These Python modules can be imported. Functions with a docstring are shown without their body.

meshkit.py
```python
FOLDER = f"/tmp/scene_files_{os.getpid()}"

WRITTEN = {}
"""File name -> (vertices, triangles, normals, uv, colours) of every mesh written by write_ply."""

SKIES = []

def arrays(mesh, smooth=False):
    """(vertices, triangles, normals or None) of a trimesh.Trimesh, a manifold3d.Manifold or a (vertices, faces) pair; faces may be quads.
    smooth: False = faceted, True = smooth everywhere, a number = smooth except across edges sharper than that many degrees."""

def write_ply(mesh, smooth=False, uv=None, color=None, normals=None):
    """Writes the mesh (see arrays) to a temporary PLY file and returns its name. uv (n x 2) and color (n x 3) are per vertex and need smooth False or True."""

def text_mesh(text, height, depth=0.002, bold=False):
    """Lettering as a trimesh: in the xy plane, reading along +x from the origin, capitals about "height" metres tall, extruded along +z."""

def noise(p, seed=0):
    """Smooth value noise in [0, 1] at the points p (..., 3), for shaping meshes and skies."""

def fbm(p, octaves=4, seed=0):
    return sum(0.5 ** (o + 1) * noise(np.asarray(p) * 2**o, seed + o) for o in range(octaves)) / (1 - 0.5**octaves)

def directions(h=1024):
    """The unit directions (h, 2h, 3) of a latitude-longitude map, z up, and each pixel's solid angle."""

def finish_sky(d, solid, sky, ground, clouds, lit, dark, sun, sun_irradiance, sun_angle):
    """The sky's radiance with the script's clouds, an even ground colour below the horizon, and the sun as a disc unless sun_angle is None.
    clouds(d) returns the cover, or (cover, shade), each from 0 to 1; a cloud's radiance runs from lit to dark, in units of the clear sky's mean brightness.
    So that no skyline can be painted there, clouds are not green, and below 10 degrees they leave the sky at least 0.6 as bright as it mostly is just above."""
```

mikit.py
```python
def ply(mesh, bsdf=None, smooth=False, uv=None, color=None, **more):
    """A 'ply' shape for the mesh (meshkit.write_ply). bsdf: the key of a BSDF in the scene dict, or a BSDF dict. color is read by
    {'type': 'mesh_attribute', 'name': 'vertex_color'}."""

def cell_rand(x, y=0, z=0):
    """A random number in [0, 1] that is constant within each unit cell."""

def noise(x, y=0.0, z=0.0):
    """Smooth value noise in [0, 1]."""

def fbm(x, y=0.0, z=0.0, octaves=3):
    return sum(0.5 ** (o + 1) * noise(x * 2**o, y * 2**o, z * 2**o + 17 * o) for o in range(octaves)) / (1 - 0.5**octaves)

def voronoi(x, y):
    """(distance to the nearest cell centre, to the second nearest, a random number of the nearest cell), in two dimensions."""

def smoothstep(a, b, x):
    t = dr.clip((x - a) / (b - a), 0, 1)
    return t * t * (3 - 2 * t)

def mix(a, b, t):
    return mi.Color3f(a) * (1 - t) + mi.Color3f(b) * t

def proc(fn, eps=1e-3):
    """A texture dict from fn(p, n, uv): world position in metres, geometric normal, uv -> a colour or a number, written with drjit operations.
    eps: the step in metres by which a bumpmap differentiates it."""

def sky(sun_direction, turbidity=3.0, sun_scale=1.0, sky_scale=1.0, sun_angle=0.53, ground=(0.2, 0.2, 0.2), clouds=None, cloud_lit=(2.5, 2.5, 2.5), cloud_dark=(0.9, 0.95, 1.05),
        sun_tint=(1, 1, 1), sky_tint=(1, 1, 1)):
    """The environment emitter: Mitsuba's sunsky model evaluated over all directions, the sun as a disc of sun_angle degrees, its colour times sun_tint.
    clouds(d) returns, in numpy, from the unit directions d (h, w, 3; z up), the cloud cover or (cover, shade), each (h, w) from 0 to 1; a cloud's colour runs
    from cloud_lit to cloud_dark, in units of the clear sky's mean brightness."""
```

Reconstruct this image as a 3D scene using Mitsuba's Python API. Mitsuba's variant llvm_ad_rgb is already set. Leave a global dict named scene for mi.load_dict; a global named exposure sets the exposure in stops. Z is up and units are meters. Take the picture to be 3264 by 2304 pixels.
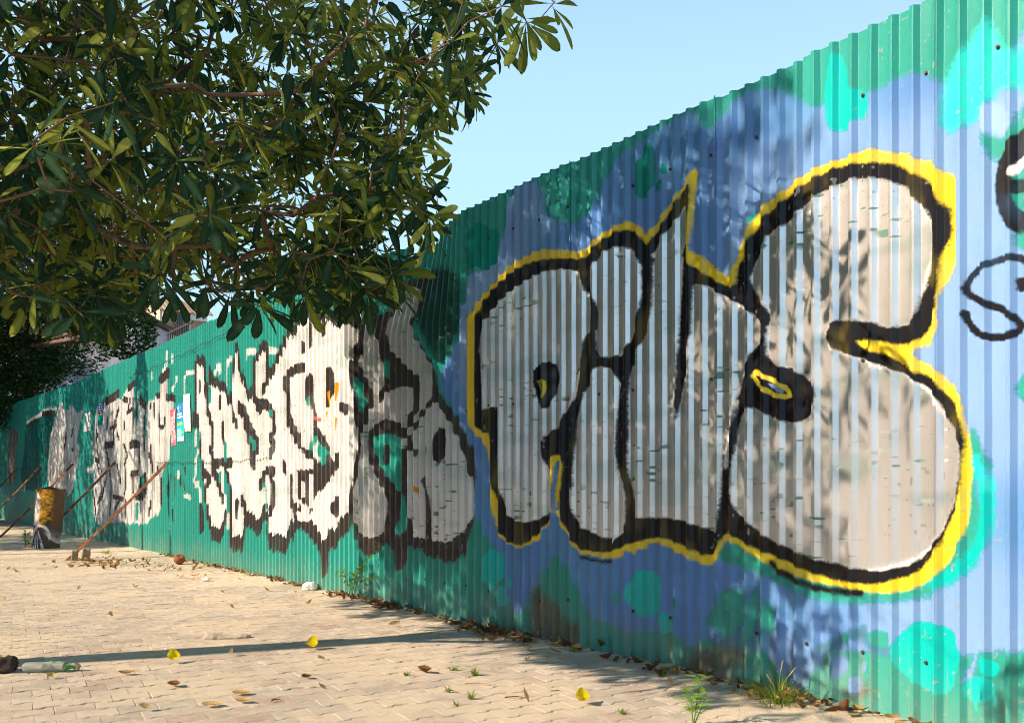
import math
import numpy as np
import drjit as dr
import mitsuba as mi
import trimesh
import mikit
import meshkit
from mikit import noise, fbm, cell_rand, smoothstep, mix, ply, proc
T = mi.ScalarTransform4f
scene, labels = {}, {}
# ------------------------------------------------------------------ camera, sky, exposure
scene['camera'] = {'type': 'perspective', 'fov': 57.1, 'fov_axis': 'x', 'far_clip': 900.0, 'near_clip': 0.05, 'principal_point_offset_y': -0.1723,
                   'to_world': T().look_at(origin=[0, 0, 1.2], target=[0, 1, 1.2], up=[0, 0, 1])}
SUN_EL = math.radians(32)
SUN = np.array([-0.927 * math.cos(SUN_EL), -0.376 * math.cos(SUN_EL), math.sin(SUN_EL)])
def veil(d):
    """The thin bright haze that whitens the lower sky all round."""
    el = np.degrees(np.arcsin(np.clip(d[..., 2], -1, 1)))
    return .03 + .87 * np.exp(-(np.clip(el, 0, 90) / 37.0) ** 4)
scene['sky'] = mikit.sky(SUN.tolist(), turbidity=3.0, sun_scale=1.9, sky_scale=.8, sun_tint=(1.0, 1.0, 1.12), sky_tint=(1.0, 1.15, 1.08), ground=(0.35, 0.3, 0.24),
                         clouds=veil, cloud_lit=(3.0, 4.75, 6.3))
exposure = 1.55

rng = np.random.default_rng(7)
TWO = lambda b: {'type': 'twosided', 'bsdf': b}
def pr(color, rough=.8, spec=.3, **k):
    c = {'type': 'rgb', 'value': list(color)} if not isinstance(color, dict) else color
    return {'type': 'principled', 'base_color': c, 'roughness': rough, 'specular': spec, **k}
def bumped(b, fn, scale, eps=2e-3): return {'type': 'bumpmap', 'arbitrary': proc(fn, eps), 'scale': scale, 'bsdf': b}
def tag(key, label=None, cat=None, group=None, kind=None):
    d = labels.setdefault(key, {})
    if label: d['label'] = label
    if cat: d['category'] = cat
    if group: d['group'] = group
    if kind: d['kind'] = kind
    return key
_used = {}
def num(name):
    n = _used.get(name, 0); _used[name] = n + 1
    return name if n == 0 else f'{name}_{n:03d}'
def add(name, mesh, bsdf, parent=None, smooth=False, **k):
    key = num((parent + '__' if parent else '') + name)
    scene[key] = ply(mesh, bsdf, smooth=smooth, **k)
    return key
cat_mesh = trimesh.util.concatenate
def tube(pts, radii, n=6, cap=True):
    """A tapered tube through the points."""
    pts = np.asarray(pts, float); radii = np.broadcast_to(radii, len(pts))
    d = np.gradient(pts, axis=0); d /= np.linalg.norm(d, axis=1, keepdims=True) + 1e-12
    ref = np.array([0, 0, 1.0]) if abs(d[0, 2]) < .9 else np.array([1.0, 0, 0])
    a = np.cross(d, ref); a /= np.linalg.norm(a, axis=1, keepdims=True); b = np.cross(d, a)
    t = np.arange(n) / n * 2 * np.pi
    V = pts[:, None] + radii[:, None, None] * (np.cos(t)[None, :, None] * a[:, None] + np.sin(t)[None, :, None] * b[:, None])
    m = len(pts); i, j = np.meshgrid(np.arange(m - 1), np.arange(n), indexing='ij')
    A = i * n + j; B = i * n + (j + 1) % n; C = A + n; D = B + n
    F = np.concatenate([np.stack([A, B, D], -1).reshape(-1, 3), np.stack([A, D, C], -1).reshape(-1, 3)])
    V = V.reshape(-1, 3)
    if cap:
        V = np.vstack([V, pts[:1], pts[-1:]]); k = m * n
        F = np.vstack([F, [[k, (q + 1) % n, q] for q in range(n)], [[k + 1, (m - 1) * n + q, (m - 1) * n + (q + 1) % n] for q in range(n)]])
    return trimesh.Trimesh(V, F, process=False)
def box(size, at=(0, 0, 0), R=None, bevel=0):
    if bevel:
        import manifold3d as m3
        s = np.array(size) / 2 - bevel
        pts = np.array([[x, y, z] for x in (-1, 1) for y in (-1, 1) for z in (-1, 1)]) * s
        allp = np.vstack([pts + o for o in np.vstack([np.eye(3), -np.eye(3)]) * bevel])
        m = trimesh.convex.convex_hull(allp)
    else: m = trimesh.creation.box(size)
    M = np.eye(4)
    if R is not None: M[:3, :3] = R
    M[:3, 3] = at; m.apply_transform(M)
    return m
def rotz(a): c, s = math.cos(a), math.sin(a); return np.array([[c, -s, 0], [s, c, 0], [0, 0, 1.0]])
def mat4(R, t, s=1.0):
    M = np.eye(4); M[:3, :3] = np.asarray(R) * s; M[:3, 3] = t
    return T(M.tolist())

# ------------------------------------------------------------------ the wall's own frame: u along it (to the near end), v up, w out towards the pavement
E_ = np.array([0.57125, -0.82077, 0.0]); N_ = np.array([-0.82077, -0.57125, 0.0]); F0 = np.array([0, 7.676, 0.0])
def wp(u, v, w=0.0): return F0 + np.multiply.outer(u, E_) + np.multiply.outer(w, N_) + np.multiply.outer(v, [0, 0, 1.0])
PITCH = 0.12
def rib(u):
    """Depth of the sheet's trapezoid ribs at u."""
    t = (np.asarray(u) / PITCH) % 1.0
    return np.interp(t, [0, .48, .505, .60, .625, .765, .79, .945, .98, 1], [0, 0, .0013, .0275, .029, .029, .0275, .0013, 0, 0])
RIBX = np.array([0, .24, .48, .505, .60, .625, .765, .79, .945, .98]) * PITCH
TOPS = [(-36, 3.98), (-28.35, 3.97), (-19.03, 3.72), (-13.2, 3.7), (-10.8, 3.68), (-8.13, 3.68), (-6.32, 3.7), (-5.18, 3.69), (-2.6, 3.66), (-2.5, 3.62), (-1.8, 3.50), (-1.5, 3.52), (-1.28, 3.62), (-0.74, 3.62), (0.46, 3.62), (1.44, 3.61), (2.38, 3.6), (3.38, 3.63), (3.64, 3.62), (6, 3.61)]

# ------------------------------------------------------------------ the paint on the wall, stroke by stroke, in centimetres on the wall:
# f fill / s stroke, colour, softness, half width, raggedness across the ribs, then u,v points
MURAL = '''
f B 2.5 0 0 -112,207 -111,224 -104,230 -84,246 -79,258 -77,277 -70,281 -68,306 -28,304 -13,325 -10,334 1,361 33,361 46,348 47,330 63,322 86,313 102,319 111,329 121,341 132,350 142,352 190,359 205,359 218,339 230,350 243,356 257,355 271,349 281,343 287,337 298,329 303,332 331,326 341,327 349,329 360,327 369,320 380,312 392,313 401,315 407,322 410,329 431,327 442,49 410,44 395,42 382,38 345,35 326,32 314,31 301,27 300,21 292,13 288,2 283,5 276,12 266,18 261,26 236,23 214,22 217,34 213,22 197,17 190,22 185,26 165,23 149,20 139,18 126,24 108,23 98,29 86,44 77,57 63,66 54,68 53,59 41,53 39,43 27,38 24,27 13,18 1,20 -7,32 -10,45 -24,71 -33,73 -42,82 -53,95 -55,110 -51,135 -64,159 -89,188
f Q 5 0 0 227,57 245,60 264,56 266,38 265,24 230,18 222,33
f T 0.8 0 0 -69,327 -60,347 -44,345 -29,334 -14,335 -15,308 -28,304 -40,302 -55,311 -66,306
f T 0.8 0 0 149,338 156,344 158,352 168,350 169,322 164,317 156,314 150,319 148,328
f T 0.8 0 0 168,321 172,324 178,322 177,318 169,316
f T 0.8 0 0 176,333 179,332 180,325 176,326
f C 1.5 0 0 302,336 305,354 311,356 316,348 318,334 328,329 331,319 328,314 322,316 318,313 315,311 307,314 303,321
f L 3 0 0 371,296 371,309 374,321 378,327 385,332 388,337 393,341 397,333 403,321 410,321 418,319 418,301 410,302 403,304 401,307 397,302 391,299 388,294 382,293 377,292
f G 3 0 0 390,291 396,283 400,281 405,284 408,292 413,295 413,281 406,274 400,272 394,277
f P 1.5 0 0 405,289 404,285 401,282 398,282 394,285 391,289 390,294 391,298 394,300 398,300 401,298 404,293
s L 1 1.2 0 250,277 252,282
f G 2.5 0 0 385,149 390,141 395,132 396,127 390,130 388,126 388,117 392,108 392,97 387,89 382,81 374,75 352,65 327,62 300,61 288,63 263,67 239,75 228,73 226,78 259,108 352,95
s C 2.5 3.5 0 388,131 393,121 394,110 393,100 389,90 383,82 374,75 362,70
s L 3 2 0 387,132 391,126 394,120
s G 3 3.5 0 229,79 242,74 264,71 276,66 288,62 301,60 318,60 337,63 350,65 363,68
f G 2 0 0 226,81 235,82 240,74 227,73
f G 2 0 0 226,53 231,55 244,58 245,45 241,35 234,26 226,26 224,43
f G 2 0 0 247,36 252,59 257,55 254,37 248,26 241,25
f G 2 0 0 259,51 266,52 269,40 267,35 260,36
f G 2 0 0 214,36 220,43 222,38 216,32
s Q 2 3 0 301,30 314,37 326,43
s Q 2 3 0 326,43 329,38 336,35 345,35
f G 1.5 0 0 319,39 319,38 318,37 316,37 315,37 314,37 313,38 314,39 315,40 316,40 318,40 319,40
f G 1.5 0 0 329,43 336,45 343,43 343,37 336,35 331,39
f B 1.5 0 0 306,25 314,30 319,23 314,18 312,15 309,15
f B 0.8 0 0 329,24 328,23 328,22 327,21 326,21 326,22 325,24 326,25 326,27 327,27 328,27 328,26
f B 1 0 0 327,14 326,12 325,9 323,8 320,9 319,10 318,13 319,15 320,18 323,19 325,18 326,17
f B 2 0 0 382,28 387,38 389,42 387,28 382,25
f C 1 0 0 362,53 375,51 379,44 382,39 379,29 376,21 371,17 363,19 352,23 345,29 344,37 348,44 355,50
f C 0.8 0 0 389,38 394,39 399,36 399,32 395,30 390,33
f C 0.8 0 0 397,25 396,21 393,18 390,17 386,17 383,19 382,22 383,26 386,28 390,30 393,30 396,28
s C 1 0.6 0 387,19 388,14
s C 1 0.6 0 397,21 397,17
f C 0.8 0 0 -44,52 -36,65 -26,68 -10,64 -10,47 -15,40 -26,33 -36,36 -42,43
f C 0.8 0 0 -24,34 -12,39 -2,31 -1,23 -15,20 -24,25
f C 0.8 0 0 2,41 1,39 0,38 -2,37 -3,37 -4,39 -5,41 -4,43 -3,44 -2,45 0,45 1,43
f C 0.8 0 0 141,51 149,62 164,65 175,58 177,51 173,37 162,31 154,31 142,38 139,45
f C 0.8 0 0 169,33 178,37 186,35 186,27 179,22 171,26
f T 0.8 0 0 190,44 189,42 189,40 188,40 187,40 186,41 186,43 186,45 187,47 188,47 189,47 189,45
f G 2 0 0 129,46 135,47 132,38 127,35
f G 3 0 0 219,41 227,47 227,34 215,32
f N 6 0 0 27,37 39,42 53,30 63,31 72,17 89,19 88,-9 26,-18
f N 6 0 0 198,15 239,23 252,18 237,11 237,-5 198,-10
f N 4 0 0 312,10 321,7 330,17 333,12 321,5
f Y 1.2 -1.1 0 -69,186 -69,257 -68,261 -62,272 -51,280 -33,287 -15,296 1,302 18,304 33,305 48,304 63,300 77,297 88,294 95,294 102,298 111,301 119,302 130,304 142,304 152,299 156,296 158,292 163,290 165,293 169,296 175,299 180,305 187,308 193,314 199,318 202,321 204,324 209,319 207,310 205,293 203,278 202,272 206,268 214,266 217,261 227,254 232,249 235,251 238,257 240,265 248,274 251,280 261,287 274,291 286,295 296,298 307,298 318,298 330,299 338,296 344,292 354,290 356,286 362,284 367,282 370,276 379,272 380,262 380,247 380,233 376,219 373,219 370,210 371,197 366,189 360,189 358,187 360,184 367,180 371,176 371,177 373,173 379,169 383,162 384,150 386,141 387,131 386,110 384,98 381,92 375,82 368,74 360,69 357,67 349,65 336,63 326,63 313,64 300,65 288,67 276,69 263,73 251,78 239,84 232,86 228,82 225,71 214,69 208,71 209,70 200,72 187,77 172,81 165,81 159,76 152,76 148,71 141,75 135,70 129,68 116,67 99,69 88,69 80,75 75,81 67,89 59,99 55,99 54,92 44,85 41,77 26,73 13,68 1,71 -10,73 -24,84 -28,100 -33,120 -31,125 -35,139 -40,159 -49,161 -60,166 -67,178
f K 1.1 0 0 -57,177 -58,215 -57,256 -55,264 -44,275 -28,284 -15,289 -2,294 14,296 30,297 48,295 69,292 86,288 94,286 103,292 108,295 120,297 130,299 141,297 150,294 155,289 159,283 164,282 167,288 176,292 182,301 191,306 193,310 199,312 202,313 202,301 200,289 199,278 196,268 199,263 208,257 217,251 227,245 239,240 239,253 245,258 249,269 257,273 262,280 274,284 285,289 297,292 309,293 321,293 332,290 344,286 352,281 356,277 362,274 368,267 370,259 375,254 375,242 371,235 370,226 369,211 367,204 364,197 357,192 351,192 343,193 335,196 323,198 323,196 329,191 336,190 346,186 357,177 360,177 368,172 371,167 378,160 382,150 383,141 382,133 381,117 376,104 373,98 370,90 362,81 357,75 349,73 336,69 326,68 313,68 300,70 288,73 276,77 263,80 251,84 239,88 232,92 227,88 224,79 216,76 200,79 187,84 174,86 163,85 152,82 141,80 130,75 116,72 99,73 88,73 82,78 72,87 67,97 66,120 69,115 70,142 63,144 57,143 51,139 54,130 56,115 56,120 54,98 53,95 41,84 26,77 16,72 1,73 -9,76 -19,84 -21,100 -21,120 -21,105 -29,123 -31,139 -33,165 -42,165 -55,172
s K 1.5 2 0 265,75 276,69 288,65 301,63 314,63 325,63
s K 1.5 1.2 0 91,68 99,67 116,66 126,67
f S 1.1 0 0 -44,185 -46,214 -49,244 -43,260 -31,263 -15,273 1,278 18,282 33,285 48,286 66,284 86,279 92,272 95,261 103,253 104,247 102,233 94,230 92,209 84,207 84,195 80,181 72,177 67,168 59,163 46,159 45,155 40,155 44,140 52,130 56,120 56,102 54,102 46,96 33,93 18,91 6,92 -7,98 -10,105 -17,120 -18,115 -17,134 -18,149 -18,173 -18,186 -31,186
f K 0.8 0 0 33,214 44,216 57,216 65,204 62,196 57,183 44,179 36,185 33,198
s Y 0.5 1.2 0 36,202 46,202 46,195 44,188 36,202
f Z 0.8 0 0 41,198 44,198 45,192
f S 1.1 0 0 102,275 107,283 120,288 130,288 142,285 150,279 155,270 155,245 150,230 144,219 139,217 131,211 124,211 116,212 108,214 107,233 108,227 110,244 106,255 102,266
f S 1.1 0 0 106,205 117,205 129,200 133,190 132,184 131,177 130,157 129,134 132,126 137,121 141,116 141,100 141,93 129,84 115,83 102,87 90,90 83,97 79,107 79,120 82,115 82,133 84,159 85,173 91,175 94,184 95,191 102,193 104,200
f S 1.1 0 0 200,299 195,299 191,293 179,287 172,282 167,273 167,247 165,230 158,221 151,211 149,203 145,201 143,192 143,156 142,144 143,125 148,113 151,100 151,98 165,99 187,99 208,95 223,92 224,91 225,98 227,117 227,134 230,152 235,165 240,174 245,191 250,200 257,205 257,217 250,223 240,229 227,236 214,246 204,248 203,248 203,234 202,212 200,213 198,198 192,176 190,162 187,167 189,184 191,222 192,251 192,269 197,279
f S 1.1 0 0 251,249 261,261 263,268 274,269 286,276 298,281 309,283 320,284 331,282 343,277 354,270 356,265 362,256 366,248 366,237 361,223 360,216 357,204 351,202 340,202 335,205 329,207 317,210 308,210 303,206 301,201 305,195 317,191 327,186 336,181 347,179 359,171 367,163 372,154 378,146 381,137 381,130 379,117 373,103 368,92 361,87 356,83 349,81 338,77 327,76 315,77 300,79 286,82 274,86 262,90 251,97 241,103 237,110 235,120 239,143 241,159 246,166 252,167 263,161 274,157 282,155 293,158 298,169 297,174 293,180 280,188 275,188 265,193 262,199 263,213 265,219 262,226 257,230 251,239
s Y 0.5 1.4 0 253,188 262,184 274,178 280,172 275,171 265,174 256,180 252,185 253,188
f B 0.8 0 0 263,181 274,176 275,173 265,177
f Z 0.8 0 0 58,138 64,140 64,135 60,124 59,111 60,101 63,111 64,103 59,100 56,100 56,120 58,120
s W 0.8 2.4 0 -29,263 -15,272 11,279 36,283 63,282 84,277 89,270
s W 0.8 1.6 0 98,259 101,245 98,233
s W 0.8 2.4 0 103,276 119,282 125,285 141,282 149,276 153,268
s W 0.8 1.4 0 153,268 153,245 147,228 142,219 133,212
s W 0.8 1.8 0 168,274 182,284 192,293 196,298
f W 0.8 0 0 192,299 200,299 197,279 192,267 192,285
s W 1.5 2.2 0 192,266 190,243 187,213 186,203 185,177 187,167
s W 0.8 1.8 0 206,246 217,243 225,237 227,236 240,229 252,219 254,210 249,200 243,188
s W 2 1.6 0 238,171 233,152 230,133
s W 0.8 2 0 254,249 265,260 280,267 300,277 318,280 331,279 343,274 352,266 359,258
s W 2 3 0 360,255 364,245 362,231 359,220
s W 0.8 2.1 0 306,211 301,207 301,199 309,192 318,188 336,181 346,176 357,171 367,163 371,153 372,139 371,117 368,103
f W 0.8 0 0 371,121 373,107 371,97 367,91 357,81 349,79 336,75 326,77 338,80 349,83 356,85 362,95 368,106
f W 1 0 0 40,155 45,140 53,128 56,115 54,97 51,102 43,99 45,108 48,101 48,124 44,135
s W 0.8 1.5 0 107,204 116,204 126,199 132,191
s W 0.8 1.7 0 130,179 127,161 128,136 133,120 139,108 137,105
f W 0.8 0 0 141,99 138,89 130,84 126,77 128,87 132,95
s W 0.8 1.5 0 90,207 86,202 83,188 79,181
s K 3 3 0 372,255 373,249 372,241
s K 0.8 1.8 0 418,216 410,224 404,226 396,225 387,222 383,216 384,212 390,208 401,202 407,197 410,192 404,189 394,190 387,194 384,199 383,203
f K 0.8 0 0 413,212 413,210 412,209 410,209 408,209 407,211 407,213 407,215 408,216 410,216 412,215 413,214
f G 3 0 0 392,285 398,284 404,276 399,272 394,277
s K 0.8 5.5 0 413,279 407,275 403,267 402,257 405,246 413,238
f G 0.8 0 0 418,268 411,269 406,264 405,253 409,246 418,241
s W 0.8 2 0 417,271 411,269 406,265
s K 0.8 3.5 0 405,258 418,256
f G 2 0 0 415,231 414,229 413,228 411,228 408,229 407,231 406,233 407,235 408,236 411,236 413,235 414,233
f G 1.5 0 0 414,164 413,161 412,159 411,158 409,159 408,162 407,165 408,168 409,170 411,171 412,170 413,168
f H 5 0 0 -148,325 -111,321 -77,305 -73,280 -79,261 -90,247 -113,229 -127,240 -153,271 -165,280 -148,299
f J 1.5 0 4 -271,300 -248,300 -221,291 -198,316 -189,322 -168,322 -147,318 -143,307 -146,287 -166,280 -166,273 -153,257 -133,241 -122,228 -120,228 -120,209 -108,201 -95,192 -84,183 -72,168 -59,155 -52,143 -49,124 -51,127 -56,101 -60,82 -63,74 -72,57 -84,53 -103,51 -122,52 -138,55 -156,59 -171,65 -178,51 -183,36 -203,38 -208,64 -233,55 -248,49 -260,47 -274,50 -287,59 -296,67 -296,88 -292,112 -292,136 -291,141 -287,173 -287,197 -298,209 -312,223 -321,245 -321,259 -308,258 -284,269 -271,280
f X 0.8 0 2 -321,307 -271,300 -250,285 -241,271 -233,259 -228,243 -228,239 -224,224 -233,214 -238,202 -231,204 -221,213 -208,216 -191,218 -165,216 -160,208 -160,196 -171,191 -174,179 -183,176 -189,181 -202,186 -224,187 -238,185 -250,181 -264,172 -264,156 -258,147 -248,138 -238,126 -228,118 -218,110 -216,98 -221,75 -231,71 -248,67 -262,67 -280,70 -284,75 -294,84 -293,96 -291,136 -291,141 -285,174 -276,176 -274,185 -262,185 -260,199 -248,202 -248,214 -258,228 -271,238 -284,251 -289,255 -321,258
f J 0.8 0 0 -306,282 -295,279 -296,273 -308,274
f J 1 0 0 -284,281 -269,279 -270,260 -285,258 -295,270
f X 0.8 0 2 -216,289 -189,309 -171,315 -156,306 -156,290 -169,282 -169,274 -156,257 -133,237 -126,226 -126,222 -123,213 -129,206 -134,197 -148,190 -160,178 -160,188 -150,193 -148,198 -147,221 -159,226 -171,233 -186,241 -183,241 -206,252 -219,267
f X 0.8 0 2 -124,197 -119,196 -113,192 -105,184 -95,178 -84,164 -74,152 -68,138 -59,126 -59,128 -57,107 -58,91 -72,83 -73,78 -86,75 -90,72 -100,70 -113,68 -124,69 -133,72 -147,70 -159,71 -166,75 -166,85 -175,95 -176,135 -174,132 -174,155 -166,155 -159,147 -155,153 -162,158 -171,167 -160,172 -148,183 -133,194
s J 0.8 4.5 0 -142,125 -138,113 -136,92 -136,72
f J 1 0 0 -120,173 -109,174 -99,165 -100,153 -108,145 -112,139 -122,141 -126,155
f J 0.8 0 0 -137,161 -135,154 -136,147 -141,150 -143,156
f X 0.8 0 0 -186,166 -174,166 -180,157 -186,156
f X 0.8 0 0 -172,177 -162,177 -163,171 -173,168
f G 1 0 0 -310,242 -284,235 -273,226 -271,216 -264,211 -265,204 -273,197 -285,200 -287,207 -296,216 -300,230
f G 1 0 0 -250,171 -234,172 -218,173 -195,170 -186,163 -187,124 -189,114 -198,117 -205,123 -214,133 -216,127 -228,137 -238,148 -250,160
f J 0.8 0 0 -224,162 -214,161 -214,141 -228,141 -229,151
f G 1.5 0 0 -190,115 -182,114 -177,91 -179,75 -191,73 -202,73 -205,78 -191,83
s G 2 5 0 -218,241 -214,232
f J 1.5 0 9 -875,238 -875,302 -873,318 -861,323 -818,322 -814,303 -811,277 -801,274 -799,299 -788,300 -779,296 -777,281 -759,283 -749,281 -745,276 -725,272 -711,263 -710,254 -698,254 -696,296 -688,302 -685,317 -674,324 -666,323 -661,308 -656,284 -646,281 -641,269 -629,265 -624,254 -615,254 -608,273 -611,290 -599,294 -593,298 -585,309 -571,311 -549,308 -546,277 -533,277 -520,289 -509,292 -507,299 -494,309 -489,319 -501,323 -501,337 -484,336 -481,319 -472,318 -457,321 -448,328 -436,339 -420,334 -411,325 -376,328 -335,315 -315,313 -282,303 -271,300 -271,256 -296,246 -278,189 -274,156 -287,125 -293,112 -298,72 -314,66 -321,63 -325,60 -335,54 -349,49 -359,51 -360,21 -368,19 -376,14 -385,20 -386,46 -400,51 -420,59 -436,62 -457,71 -460,47 -469,56 -481,46 -486,34 -514,33 -535,35 -554,47 -557,61 -554,74 -565,72 -571,62 -582,54 -593,53 -611,60 -629,68 -635,66 -638,38 -656,26 -692,29 -703,34 -706,55 -703,74 -718,67 -728,48 -742,38 -759,34 -781,38 -796,49 -814,73 -818,91 -828,108 -830,124 -839,139 -841,159 -853,183 -853,206 -869,212 -887,209 -887,244
f V 0.8 0 9 -866,234 -865,302 -865,306 -861,308 -825,307 -819,274 -811,268 -811,262 -801,259 -801,265 -793,270 -791,285 -788,285 -785,276 -778,272 -777,266 -759,268 -749,266 -745,261 -725,257 -719,253 -716,247 -711,245 -710,239 -698,239 -698,245 -690,250 -687,291 -680,296 -677,307 -674,309 -671,309 -670,306 -665,281 -658,275 -656,269 -651,268 -643,260 -641,254 -634,252 -627,245 -624,239 -615,239 -613,244 -607,250 -599,271 -599,279 -585,294 -571,296 -557,295 -554,271 -547,267 -546,262 -533,262 -520,274 -509,277 -507,283 -494,294 -483,309 -481,304 -457,306 -436,324 -420,319 -411,310 -376,313 -335,300 -315,298 -280,288 -280,274 -296,268 -293,258 -302,254 -306,247 -287,187 -284,158 -302,115 -305,91 -321,85 -335,76 -349,71 -359,73 -360,61 -367,57 -369,40 -376,36 -377,50 -385,56 -386,68 -420,81 -436,84 -457,93 -458,80 -466,75 -469,78 -481,68 -486,56 -514,55 -535,57 -547,64 -545,75 -547,81 -552,84 -557,84 -554,96 -565,94 -571,84 -582,76 -593,75 -629,90 -635,88 -636,75 -644,69 -646,55 -656,48 -692,51 -696,53 -694,75 -697,82 -705,84 -703,96 -718,89 -728,70 -742,60 -759,56 -781,60 -796,71 -807,86 -817,109 -821,128 -829,141 -832,163 -843,186 -844,210 -853,217 -853,228
f J 0.8 0 5 -386,60 -361,61 -360,21 -368,19 -376,14 -385,20
s J 0.8 6.7 3 -847,281 -847,268
s J 0.8 7.8 3 -814,269 -807,239 -796,222 -783,209 -783,183
s J 0.8 7.8 3 -790,174 -777,155
s J 0.8 8.4 3 -785,153 -742,153 -695,154
s J 0.8 6.2 3 -730,210 -730,187 -721,167
s J 0.8 5.6 3 -742,251 -745,237
s J 0.8 5.6 3 -695,248 -688,215 -679,214 -669,202
s J 0.8 10.1 3 -663,229 -644,223 -632,213 -632,201 -618,185 -608,164 -605,150
s J 0.8 6.7 3 -624,206 -605,191 -588,178 -591,168
s J 0.8 7.8 3 -602,265 -607,246 -592,230 -581,221
s J 0.8 7.8 3 -591,230 -571,227 -554,225 -535,216 -526,191
s J 0.8 6.7 3 -554,276 -553,258 -571,243
s J 0.8 9 3 -481,256 -491,249 -479,231 -480,203 -469,193 -450,176 -431,166 -411,155
s J 0.8 6.7 3 -457,263 -434,260
s J 0.8 6.7 3 -476,258 -457,263
s J 0.8 9 3 -415,244 -420,228
s J 0.8 6.7 3 -406,243 -405,216 -398,184
f J 0.8 0 7 -476,133 -455,143 -429,136 -411,143 -402,158 -411,182 -400,189 -385,188 -364,174 -351,153 -343,148 -343,136 -355,126 -366,119 -380,114 -393,111 -402,97 -409,86 -415,79 -443,76 -457,82 -469,86 -479,105
s J 0.8 9 3 -535,139 -554,138 -568,128 -575,122
s J 0.8 10.1 3 -538,123 -534,104 -541,91
f J 0.8 0 0 -677,104 -661,104 -663,83 -672,72 -679,77
s J 0.8 7.8 3 -650,102 -638,89 -629,78 -599,68
s J 0.8 7.8 3 -822,140 -796,130
f J 0.8 0 0 -812,133 -792,133 -792,123 -803,116 -814,119
s J 0.8 6.7 3 -779,140 -759,128 -745,113 -732,99
s J 0.8 7.8 3 -779,153 -763,135 -749,122
s J 0.8 7.8 3 -732,150 -705,128 -701,91 -701,63
s J 0.8 7.8 3 -538,184 -533,170 -541,162
s J 0.8 5.6 3 -499,150 -489,137
f J 0.8 0 0 -355,97 -343,109 -329,108 -331,94 -339,83 -349,87
s J 0.8 9 3 -357,247 -354,231 -361,217
s J 0.8 6.2 3 -414,307 -414,285
s J 0.8 5.6 3 -436,287 -436,281
s J 0.8 5.6 3 -376,306 -376,295
s J 0.8 5.6 3 -339,153 -338,143
s J 0.8 6.7 3 -323,206 -314,203
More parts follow.
